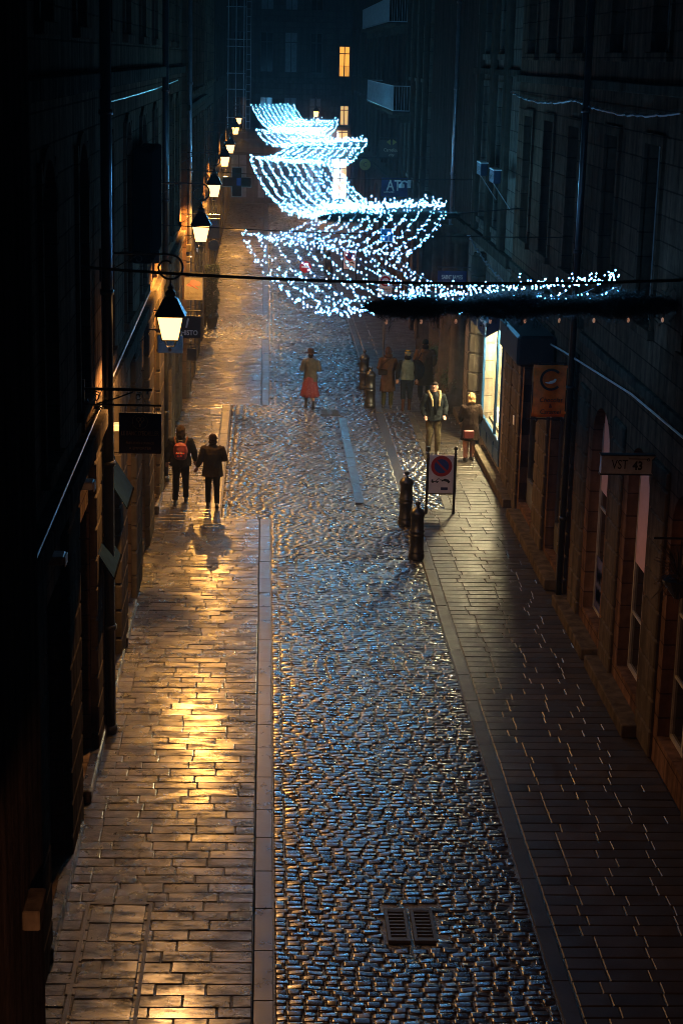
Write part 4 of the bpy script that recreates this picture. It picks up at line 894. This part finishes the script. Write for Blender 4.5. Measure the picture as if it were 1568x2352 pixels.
# ------------------------------------------------------------------ road signs
def parking_panel(loc, lab):
    r = empty('no_parking_sign', loc, lab, 'road sign', 'no parking panels between two posts'); hw = .27
    for sx in (-1, 1):
        b = MB(); b.tube([(sx*.30, 0, 0), (sx*.30, 0, 1.33)], .03, 10); b.lathe([(.03, 1.33), (.04, 1.34), (.04, 1.36), (.025, 1.37), (.022, 1.42), (.04, 1.44), (.045, 1.47), (.035, 1.5), (.01, 1.51)], 12, o=(sx*.30, 0, 0)); b.lathe([(.036, 1.24), (.042, 1.25), (.036, 1.27)], 12, o=(sx*.30, 0, 0)); b.build('post', M['iron'], r, smooth=False)
    b = MB(); b.box(-hw, hw, -.015, .015, .46, 1.32, bev=.008); b.build('panel', M['pinkpanel'], r); b = MB(); b.box(-hw, hw, -.012, .018, .435, .458); b.build('bottom_rail', M['iron'], r)
    cz = 1.07; b = MB(); disc(b, .158, .23, 0, cz, y=-.019, n=48); 
    b.add([(-.125, -.0205, cz+.095), (-.095, -.0205, cz+.125), (.125, -.0205, cz-.095), (.095, -.0205, cz-.125)], [(0, 3, 2, 1)]); b.build('red_ring', M['red'], r)
    b = MB(); disc(b, 0, .158, 0, cz, y=-.0182, n=48); b.build('blue_disc', M['sblue'], r)
    b = MB(); y = -.019
    def q(pts): b.add([(x, y, z) for x, z in pts], [tuple(range(len(pts)))])
    q([(-.215, .72), (-.21, .74), (-.21, .775), (-.175, .775), (-.17, .735), (-.05, .735), (-.05, .715), (-.215, .715)]); q([(-.20, .742), (-.20, .768), (-.18, .768), (-.18, .742)]) if False else None
    q([(-.11, .74), (-.05, .785), (-.045, .795), (-.06, .80), (-.12, .745)]); q([(-.05, .80), (-.04, .80), (-.01, .76), (-.02, .755)])
    q([(-.01, .775), (.04, .768), (.065, .785), (.08, .793), (.16, .775), (.18, .745), (.2, .735), (.195, .715), (.17, .712), (.05, .745), (.0, .755)])
    for cx, cz2 in ((-.18, .715), (-.085, .715), (.03, .75), (.165, .71)): disc(b, 0, .02, cx, cz2, y=-.0195, n=14)
    b.build('tow_truck_symbol', M['black'], r)
    b = MB(); b.box(0.0, .15, -.020, -.016, .54, .60); b.build('sticker', M['navysign'], r); return r
p = gnd(1009, 1180); s0 = parking_panel((p.x, p.y, 0), 'no parking and tow away panel between two black posts beside the near bollards')
for ch in kids(s0): pass
p = gnd(802, 642); o = copy_tree(s0, loc=(p.x, p.y, 0)); o['label'] = 'small far no parking panel seen through the near light net'
p = gnd(695, 702); r = empty('no_entry_sign', (p.x, p.y, 0), 'round red no entry sign with white bar in the roadway beyond the near net', 'road sign'); hs = atY(700, 613, p.y).z
b = MB(); b.tube([(0, .03, 0), (.08, .03, hs-.1)], .025, 8); b.build('post', M['pipelite'], r)
b = MB(); b.lathe([(.23, 0), (.23, .012)], 32, o=(0, 0, 0), m=Matrix.Translation((.08, 0, hs)) @ Matrix.Rotation(PI/2, 4, 'X')); b.build('disc', M['red'], r); b = MB(); b.box(-.08, .24, -.02, -.014, hs-.04, hs+.04); b.build('bar', M['white'], r)
pz = atY(888, 540, 58); r = empty('street_sign_post', (pz.x, 58, 0), 'post with blue square sign above a white prohibition plate, behind the near net', 'road sign')
b = MB(); b.tube([(0, .04, 0), (0, .04, pz.z+.2)], .03, 8); b.build('post', M['pipelite'], r)
b = MB(); b.box(-.21, .21, 0, .015, pz.z-.21, pz.z+.21, bev=.005); b.build('square_sign', M['signblue'], r); b = MB(); b.box(.04, .075, -.004, 0, pz.z-.2, pz.z+.12); 
for k, (x0, x1, z0, z1) in enumerate(((-.21, -.19, -.21, .21), (.19, .21, -.21, .21), (-.19, .19, .19, .21), (-.19, .19, -.21, -.19))): b.box(x0, x1, -.005, -.001, pz.z+z0, pz.z+z1)
b.build('white_marks', M['white'], r)
z2 = atY(888, 655, 58).z; b = MB(); b.box(-.22, .22, 0, .015, z2-.34, z2+.34, bev=.005); b.build('prohibition_plate', M['pinkpanel'], r)
b = MB(); disc(b, .11, .17, 0, z2+.13, y=-.004); b.build('red_ring', M['red'], r); text_mb('INTERDIT\n12h - 22h', .085, 0, z2-.18, -.004).build('lettering', M['black'], r)

# ------------------------------------------------------------------ people
from mathutils import noise as mnoise
def remesh(mb, name, m, vox, parent, wr=0., sm=3, ws=9):
    me0 = mb.mesh('tmp', None); o = bpy.data.objects.new('tmp', me0); col.objects.link(o)
    md = o.modifiers.new('r', 'REMESH'); md.mode = 'VOXEL'; md.voxel_size = vox; md.use_smooth_shade = True
    if sm: s_ = o.modifiers.new('s', 'SMOOTH'); s_.iterations = sm; s_.factor = .5
    me = bpy.data.meshes.new_from_object(o.evaluated_get(bpy.context.evaluated_depsgraph_get())); bpy.data.objects.remove(o)
    if wr:
        for v in me.vertices:
            p = v.co; v.co = p + v.normal*wr*(mnoise.noise(Vector((p.x*ws, p.y*ws, p.z*ws*.6)))+.5*mnoise.noise(p*ws*2.3))
    me.materials.clear(); me.materials.append(m); me.name = name
    me.polygons.foreach_set('use_smooth', [True]*len(me.polygons))
    q = bpy.data.objects.new(name, me); col.objects.link(q); q.parent = parent; return q
def hand(b, wrist, d, side, curl=.6, palmdir=Vector((0, 1, 0))):
    d = d.normalized(); n = palmdir-d*palmdir.dot(d); n = n.normalized() if n.length > .01 else d.orthogonal().normalized(); s = d.cross(n)
    rot = Matrix((s, n, d)).transposed(); b.ell(wrist+d*.05, (.040, .016, .052), 8, 10, rot)
    for k, (o, L_) in enumerate(((-.030, .062), (-.010, .074), (.010, .070), (.029, .055))):
        p0 = wrist+d*.088+s*o; c = curl; p1 = p0+(d*math.cos(c*.5)+n*math.sin(c*.5))*L_*.45; p2 = p1+(d*math.cos(c*1.3)+n*math.sin(c*1.3))*L_*.3; p3 = p2+(d*math.cos(c*2)+n*math.sin(c*2))*L_*.25
        b.tube([p0-d*.02, p0, p1, p2, p3], [.010, .0095, .009, .008, .006], 6)
    t0 = wrist+d*.03-s*.032*side; b.tube([wrist+d*.015-s*.02*side, t0, t0+(d*.6-s*side*.6+n*.3).normalized()*.035, t0+(d*.85-s*side*.3+n*.5).normalized()*.06], [.013, .0125, .011, .007], 6)
def person(p, rz, h, label, L, Rr, arms, top, bottom, head, stance=(0., 0.), skirt=None, hem=.82, coatw=1., face=False, boots=None, topc=None, headturn=0, lean=0., bend=(.0, .0)):
    s = h/1.72
    r = empty('person', (p[0], p[1], 0), label, 'person', None, rz); V = lambda x, y, z: Vector((x*s, (y+lean*z)*s, z*s))
    # joints: +Y is forward
    feet = {-1: V(-.10, stance[0], .075), 1: V(.10, stance[1], .075)}
    if bend[0]: feet[-1].z += bend[0]*s
    if bend[1]: feet[1].z += bend[1]*s
    hip = {k: V(.085*k, 0, .90) for k in (-1, 1)}
    knee = {k: (hip[k]+feet[k])/2+Vector((.005*k, (.045+1.2*bend[0 if k < 0 else 1])*s, .02)) for k in (-1, 1)}
    sh = {k: V(.175*k*min(coatw, 1.05), 0, 1.40) for k in (-1, 1)}
    elb = {-1: V(*arms[0][0]), 1: V(*arms[1][0])}; wri = {-1: V(*arms[0][1]), 1: V(*arms[1][1])}
    b = MB()
    b.loft([(0, lean*.86*s, .84*s, .12*s, .09*s), (0, lean*.95*s, .95*s, .16*s, .11*s), (0, lean*1.08*s, 1.08*s, .135*s, .095*s), (0, lean*1.25*s, 1.27*s, .165*s, .11*s), (0, lean*1.38*s, 1.39*s, .165*s, .095*s), (0, lean*1.45*s, 1.45*s, .07*s, .065*s)])
    b.tube([V(0, 0, 1.40), V(0, .005, 1.50), V(0, .01, 1.56)], [.06*s, .052*s, .054*s], 10)
    hc = V(0, .015, 1.615); HR = Matrix.Rotation(headturn, 3, 'Z')
    b.ell(hc, (.074*s, .092*s, .108*s), 12, 16, HR); b.ell(hc+HR @ Vector((0, .03, -.05))*s, (.052*s, .058*s, .058*s), 8, 12, HR)
    if face:
        b.tube([hc+HR @ Vector((0, .088, .015))*s, hc+HR @ Vector((0, .112, -.025))*s], [.008*s, .015*s], 6)
        b.ell(hc+HR @ Vector((0, .088, -.055))*s, (.024*s, .012*s, .009*s)); b.ell(hc+HR @ Vector((0, .075, -.09))*s, (.024*s, .02*s, .018*s))
        b.ell(hc+HR @ Vector((0, .082, .028))*s, (.055*s, .014*s, .010*s))
    for k in (-1, 1): b.ell(hc+HR @ Vector((.074*k, 0, 0))*s, (.010*s, .020*s, .030*s), 6, 8, HR)
    for k in (-1, 1):
        b.tube([hip[k], (hip[k]*.6+knee[k]*.4), knee[k], (knee[k]*.65+feet[k]*.35), feet[k]], [.085*s, .075*s, .052*s, .052*s, .036*s], 10)
        b.tube([feet[k], feet[k]+V(0, .08, -.045)-V(0, 0, 0), feet[k]+V(0, .15, -.055)], [.04*s, .035*s, .028*s], 8)
        b.tube([sh[k], (sh[k]+elb[k])/2, elb[k], (elb[k]+wri[k])/2, wri[k]], [.052*s, .046*s, .038*s, .034*s, .024*s], 10)
        hand(b, wri[k], wri[k]-elb[k], k)
    remesh(b, 'body', M['skin'], .0085, r, sm=2)
    # trousers
    tc = cloth(*bottom)
    if tc:
        b = MB(); b.loft([(0, 0, .80*s, .14*s, .10*s), (0, 0, .93*s, .172*s, .122*s), (0, 0, 1.02*s, .155*s, .11*s)])
        for k in (-1, 1):
            an = feet[k]+Vector((0, 0, (.28 if boots else .02)*s)) if boots else feet[k]+Vector((0, 0, .01))
            b.tube([hip[k], hip[k]*.55+knee[k]*.45, knee[k], knee[k]*.6+feet[k]*.4, an], [.105*s, .095*s, .075*s, .072*s, .062*s], 12)
        remesh(b, 'trousers' if not skirt else 'tights', tc, .013, r, wr=.010)
    for k in (-1, 1):
        b = MB(); f = feet[k]; up = f.z-.075*s; pit = .35 if up > .02 else 0
        RM = Matrix.Translation(f) @ Matrix.Rotation(-pit*1.6, 4, 'X')
        b.loft([(0, .045*s, -.078*s, .043*s, .13*s), (0, .045*s, -.055*s, .046*s, .135*s), (0, .03*s, -.02*s, .043*s, .105*s), (0, 0, .02*s, .042*s, .055*s), (0, 0, (.26 if boots else .05)*s, (.055 if boots else .04)*s, (.06 if boots else .048)*s)], 14)
        b.v = [RM @ Vector(v) for v in b.v]; b.build('shoe', boots or M['shoe'], r, smooth=True)
    if skirt:
        b = MB(); z1, z0, m_ = skirt; rg = []; n = 48; k = 7
        for i in range(k+1):
            t = i/k; z = (z1+(z0-z1)*t)*s; rx = (.155+.115*t**.9)*s
            for j in range(n): q = 2*PI*j/n; w_ = 1+.09*t*math.sin(q*9+t); rg.append((rx*w_*math.cos(q), rx*.85*w_*math.sin(q), z))
        b.add(rg, [(i*n+j, i*n+(j+1) % n, (i+1)*n+(j+1) % n, (i+1)*n+j) for i in range(k) for j in range(n)]); so = b.build('skirt', m_, r, smooth=True); q = so.modifiers.new('s', 'SOLIDIFY'); q.thickness = .006
    # coat: hem height in metres for a 1.72 m figure
    b = MB(); w_ = coatw; fl = 1+max(0, (.95-hem))*.42
    b.loft([(0, lean*hem*s, hem*s, .195*fl*w_*s, .150*fl*w_*s), (0, lean*.95*s, max(hem+.06, .95)*s, .19*w_*s, .145*w_*s), (0, lean*1.10*s, 1.10*s, .172*w_*s, .132*w_*s), (0, lean*1.28*s, 1.28*s, .195*w_*s, .138*w_*s), (0, lean*1.38*s, 1.40*s, .185*w_*s, .118*w_*s), (0, lean*1.44*s, 1.455*s, .10*s, .085*s), (0, lean*1.5*s, 1.50*s, .07*s, .07*s)], 24)
    sl = MB() if topc else b
    for k in (-1, 1):
        wr_ = wri[k]+(elb[k]-wri[k]).normalized()*.01
        sl.tube([sh[k]+Vector((-.03*k, 0, .0)), sh[k], (sh[k]+elb[k])/2, elb[k], (elb[k]+wr_)/2, wr_], [.075*s, .078*w_*s, .070*w_*s, .062*w_*s, .056*w_*s, .046*s], 12)
    co = remesh(b, 'coat', cloth(*top), .013, r, wr=.016, sm=2)
    if topc: remesh(sl, 'sleeves', cloth(*topc), .013, r, wr=.012, sm=2)
    # head gear
    hm_ = cloth(head[1], 'hair' if head[0] in ('hair', 'short', 'bob') else 'cloth')
    if head[0] == 'short': b = MB(); b.ell(hc+HR @ Vector((0, -.018, .022))*s, (.080*s, .090*s, .100*s), rot=HR); b.ell(hc+HR @ Vector((0, .03, .075))*s, (.068*s, .062*s, .042*s), rot=HR); remesh(b, 'hair', hm_, .009, r, wr=.008, ws=30)
    if head[0] in ('hair', 'bob'):
        b = MB(); b.ell(hc+Vector((0, -.02, .018))*s, (.098*s, .105*s, .118*s)); b.ell(hc+Vector((0, -.035, -.07))*s, ((.11 if head[0] == 'hair' else .10)*s, .09*s, (.085 if head[0] == 'hair' else .06)*s)); remesh(b, 'hair', hm_, .009, r, wr=.016, ws=22)
    if head[0] == 'hat':
        b = MB(); b.lathe([(.155*s, -.012), (.158*s, 0), (.10*s, .022), (.095*s, .05), (.092*s, .10), (.06*s, .125), (.01, .13)], 24, o=tuple(hc+Vector((0, -.005, .035)))); b.build('hat', hm_, r, smooth=True)
        b = MB(); b.ell(hc+Vector((0, -.03, -.05))*s, (.082*s, .075*s, .09*s)); remesh(b, 'hair', cloth((.05, .03, .02), 'hair'), .009, r, wr=.01, ws=30)
    if head[0] == 'beanie':
        b = MB(); b.ell(hc+Vector((0, -.006, .035))*s, (.088*s, .102*s, .098*s)); b.lathe([(.09*s, 0), (.095*s, .01), (.092*s, .045), (.085*s, .05)], 20, o=tuple(hc+Vector((0, -.005, .0)))); remesh(b, 'hat', hm_, .008, r)
        if len(head) > 2:
            for z_, rr, cc in ((.045, .0955, head[2]), (.085, .083, head[3]), (.11, .066, head[2])): b = MB(); b.lathe([(rr*s*.97, z_*s), (rr*s*1.03, (z_+.006)*s), (rr*s*1.02, (z_+.016)*s), (rr*s*.93, (z_+.02)*s)], 24, o=tuple(hc+Vector((0, -.006*s, 0)))); b.build('hat_stripe', cloth(cc), r, smooth=True)
        b = MB(); b.ell(hc+Vector((0, -.03, -.085))*s, (.10*s, .09*s, .08*s)); remesh(b, 'scarf', cloth(head[4] if len(head) > 4 else (.02, .02, .025)), .01, r, wr=.01)
    if head[0] == 'hood':
        b = MB(); b.ell(hc+Vector((0, -.015, .01))*s, (.105*s, .118*s, .132*s)); b.ell(hc+Vector((0, -.03, -.11))*s, (.125*s, .10*s, .085*s)); remesh(b, 'hood', hm_, .01, r, wr=.014)
    return r, s, V, hc
def armd(k, fw=.03, out=.25): return ((k*out, -.01, 1.14), (k*(out+.01), fw, .90))
# woman in hat and red skirt, walking away, hands in front
fl = bpy.data.materials.new('red_floral_cotton'); fl.use_nodes = True; t = fl.node_tree; vt = nd(t, 'ShaderNodeTexVoronoi', i_Scale=22.); gm = nd(t, 'ShaderNodeNewGeometry'); cr = nd(t, 'ShaderNodeValToRGB')
t.links.new(gm.outputs['Position'], vt.inputs['Vector']); t.links.new(vt.outputs['Distance'], cr.inputs[0]); cr.color_ramp.elements[0].color = (.19, .09, .085, 1); cr.color_ramp.elements[0].position = .22; cr.color_ramp.elements[1].color = (.13, .014, .02, 1); cr.color_ramp.elements[1].position = .38
t.links.new(cr.outputs[0], t.nodes['Principled BSDF'].inputs['Base Color']); t.nodes['Principled BSDF'].inputs['Roughness'].default_value = .85
q = gnd(711, 938); person((q.x, q.y), 0, 1.66, 'person in a brown brimmed hat, beige jacket and red patterned skirt walking up the cobbles', 0, 0, (((-.25, .0, 1.14), (-.19, .24, 1.16)), ((.25, .0, 1.14), (.19, .24, 1.16))), ((.21, .18, .145),), ((.02, .015, .015),), ('hat', (.10, .055, .035)), stance=(.14, -.16), bend=(0, .05), skirt=(.98, .36, fl), hem=.80, coatw=1.02, boots=M['shoe'])
q = gnd(888, 937); r, s, V, hc = person((q.x, q.y), .0, 1.72, 'person in a long brown hooded coat with a shoulder strap and olive trousers', 0, 0, (((-.26, .03, 1.14), (-.17, .22, 1.10)), ((.26, .03, 1.14), (.17, .2, 1.08))), ((.13, .065, .04),), ((.10, .09, .035),), ('hood', (.10, .05, .035)), stance=(.05, -.08), hem=.50, coatw=1.0)
bg_ = empty('shoulder_bag', (q.x-.16, q.y-.12, 1.05), 'small dark shoulder bag on the back of the person in the long brown hooded coat', 'bag'); b = MB(); b.box(-.13, .13, -.05, .04, -.08, .08, bev=.02); b.build('pouch', cloth((.03, .018, .012)), bg_); b = MB(); b.tube([(-.1, -.02, .07), (.02, -.06, .25), (.25, -.04, .44)], .012, 5); b.build('strap', cloth((.03, .018, .012)), bg_)
q = gnd(932, 943); person((q.x, q.y), .03, 1.70, 'person in grey green gilet, striped woolly hat and navy jeans', 0, 0, (armd(-1, .0, .27), armd(1, .02, .27)), ((.24, .27, .22),), ((.025, .035, .055),), ('beanie', (.25, .25, .22), (.75, .45, .03), (.04, .04, .05), (.012, .012, .016)), stance=(-.05, .12), hem=.90, coatw=1.08, topc=((.02, .022, .028),), boots=cloth((.10, .04, .02)))
q = gnd(972, 922); person((q.x, q.y), -.08, 1.80, 'person in a dark knitted cap and very long brown overcoat, walking away', 0, 0, (armd(-1, .06, .28), ((.27, .02, 1.14), (.22, .16, .98))), ((.17, .10, .055),), ((.03, .03, .032),), ('beanie', (.012, .03, .028)), stance=(.18, -.16), bend=(0, .04), hem=.48, coatw=1.16)
bg_ = empty('tote_bag', (gnd(972, 922).x-.22, gnd(972, 922).y-.2, .95), 'large dark bag slung on the left of the person in the long brown overcoat', 'bag'); b = MB(); b.ell((0, 0, 0), (.2, .1, .3)); b.v = [(x, y, z) for x, y, z in b.v]; b.build('body', cloth((.025, .028, .032)), bg_, smooth=True); b = MB(); b.tube([(-.02, 0, .26), (.06, -.02, .45), (.1, .05, .5)], .014, 5); b.build('strap', cloth((.025, .028, .032)), bg_)
# man facing the camera
q = gnd(992, 1044); r, s, V, hc = person((q.x, q.y), PI+.15, 1.84, 'person with glasses facing the camera in open dark jacket', 0, 0, (((-.29, -.02, 1.13), (-.24, .12, .95)), ((.29, -.02, 1.13), (.24, .12, .95))), ((.018, .022, .026),), ((.17, .135, .075),), ('short', (.035, .025, .02)), stance=(.03, -.03), hem=.84, coatw=1.14, face=True, headturn=-.35)
HR = Matrix.Rotation(-.35, 3, 'Z'); b = MB()
for k in (-1, 1): b.tube([hc+HR @ (Vector((k*.032+.024*math.cos(a), .098, .018+.017*math.sin(a)))*s) for a in [i*PI/6 for i in range(13)]], .0035, 4)
b.tube([hc+HR @ Vector((-.008, .1, .02))*s, hc+HR @ Vector((.008, .1, .02))*s], .0035, 4); b.build('glasses', M['black'], r)
b = MB()
for k in (-1, 1): b.ell(hc+HR @ Vector((k*.03, .086, .02))*s, (.012*s, .006*s, .006*s))
b.build('eyes', M['black'], r)
b = MB()
for k in (-1, 1): b.tube([V(.05*k, -.06, 1.52), V(.13*k, -.03, 1.50), V(.12*k, .10, 1.43), V(.085*k, .165, 1.32), V(.08*k, .172, 1.18)], [.03, .045, .04, .032, .028], 8)
b.tube([V(-.13, -.03, 1.50), V(-.07, -.11, 1.49), V(.07, -.11, 1.49), V(.13, -.03, 1.50)], [.045, .05, .05, .045], 8)
remesh(b, 'jacket_lining', cloth((.5, .38, .2)), .01, r, wr=.006)
b = MB(); b.loft([(0, .09*s, .98*s, .065*s, .085*s), (0, .09*s, 1.2*s, .062*s, .088*s), (0, .08*s, 1.4*s, .05*s, .07*s), (0, .03*s, 1.47*s, .05*s, .06*s)], 16); b.build('shirt', cloth((.008, .008, .01)), r, smooth=True)
# blond woman
q = gnd(1076, 1058); r, s, V, hc = person((q.x, q.y), .25, 1.68, 'person with wavy blond hair in a dark brown coat and pink trousers', 0, 0, (((-.25, .05, 1.14), (-.2, .17, 1.0)), ((.27, -.02, 1.14), (.25, .1, .93))), ((.045, .026, .018),), ((.95, .48, .34),), ('hair', (.7, .42, .18)), stance=(-.02, .06), hem=.55, coatw=1.12, headturn=.5)
bg_ = empty('handbag', (q.x-.06, q.y-.24, .72), 'small dark red handbag at the back of the blond haired person', 'bag'); b = MB(); b.box(-.13, .13, -.05, .05, -.11, .10, bev=.02); b.build('body', mat('red_leather', (.10, .018, .015), .35), bg_); b = MB(); b.tube([(.1, 0, .08), (.1, .0, .35), (.02, .06, .76)], .008, 5); b.build('strap', cloth((.03, .012, .01)), bg_)
# couple on the left
q = gnd(415, 1154); r, s, V, hc = person((q.x, q.y), -.06, 1.72, 'person with a red backpack, dark puffy jacket and black trousers on the left pavement', 0, 0, (armd(-1, .04, .29), ((.30, .0, 1.16), (.31, .10, .93))), ((.014, .018, .024),), ((.010, .010, .012),), ('hair', (.09, .055, .03)), stance=(-.14, .16), bend=(0, 0), hem=.84, coatw=1.22, boots=None)
bp = empty('backpack', (q.x+.01, q.y-.24, 1.22), 'dark red backpack with bright red dots worn by the left person of the couple', 'backpack')
b = MB(); b.ell((0, -.02, 0), (.165, .10, .20), 12, 16); b.box(-.13, .13, -.10, .04, -.19, .17, bev=.04); remesh(b, 'body', mat('dark_red_nylon', (.20, .028, .022), .6), .012, bp, wr=.01)
b = MB(); b.box(-.115, .115, -.155, -.09, -.16, -.01, bev=.03); b.build('pocket', mat('deep_red_nylon', (.10, .015, .018), .6), bp)
for k, (x, z) in enumerate(((-.08, -.03), (.0, -.03), (.07, -.03), (-.055, -.09), (.01, -.085))): b = MB(); b.ell((x, -.158, z), (.024, .006, .018)); b.build('red_dot', mat('bright_red_reflector', (.75, .05, .03), .4), bp, smooth=True)
b = MB(); b.tube([(-.06, -.02, .17), (-.04, -.04, .23), (.04, -.04, .23), (.06, -.02, .17)], .011, 6); b.build('handle', M['black'], bp)
for k in (-1, 1): b = MB(); b.tube([(.10*k, -.01, .15), (.13*k, .04, .24), (.14*k, .14, .28)], .02, 6); b.build('strap', cloth((.30, .12, .06)), bp)
q = gnd(488, 1164); person((q.x, q.y), .04, 1.62, 'person with dark bobbed hair in flared brown jacket beside the backpack wearer', 0, 0, (((-.27, .02, 1.15), (-.36, .06, .93)), ((.28, -.02, 1.14), (.22, .24, 1.12))), ((.05, .034, .025),), ((.010, .010, .012),), ('bob', (.035, .018, .014)), stance=(.12, -.16), bend=(0, .03), hem=.74, coatw=1.2)
# ------------------------------------------------------------------ haze
b = MB(); b.box(-3.6-8, 15, -3, 124, -1.2, 14.0)
hz = b.build('haze', None); tag(hz, kind='stuff')
hm = bpy.data.materials.new('mist'); hm.use_nodes = True; t = hm.node_tree; t.nodes.clear(); o = nd(t, 'ShaderNodeOutputMaterial'); v = nd(t, 'ShaderNodeVolumePrincipled')
v.inputs['Color'].default_value = (.85, .92, 1, 1); v.inputs['Density'].default_value = .0009; v.inputs['Anisotropy'].default_value = .5
t.links.new(v.outputs[0], o.inputs['Volume']); hz.data.materials.append(hm)
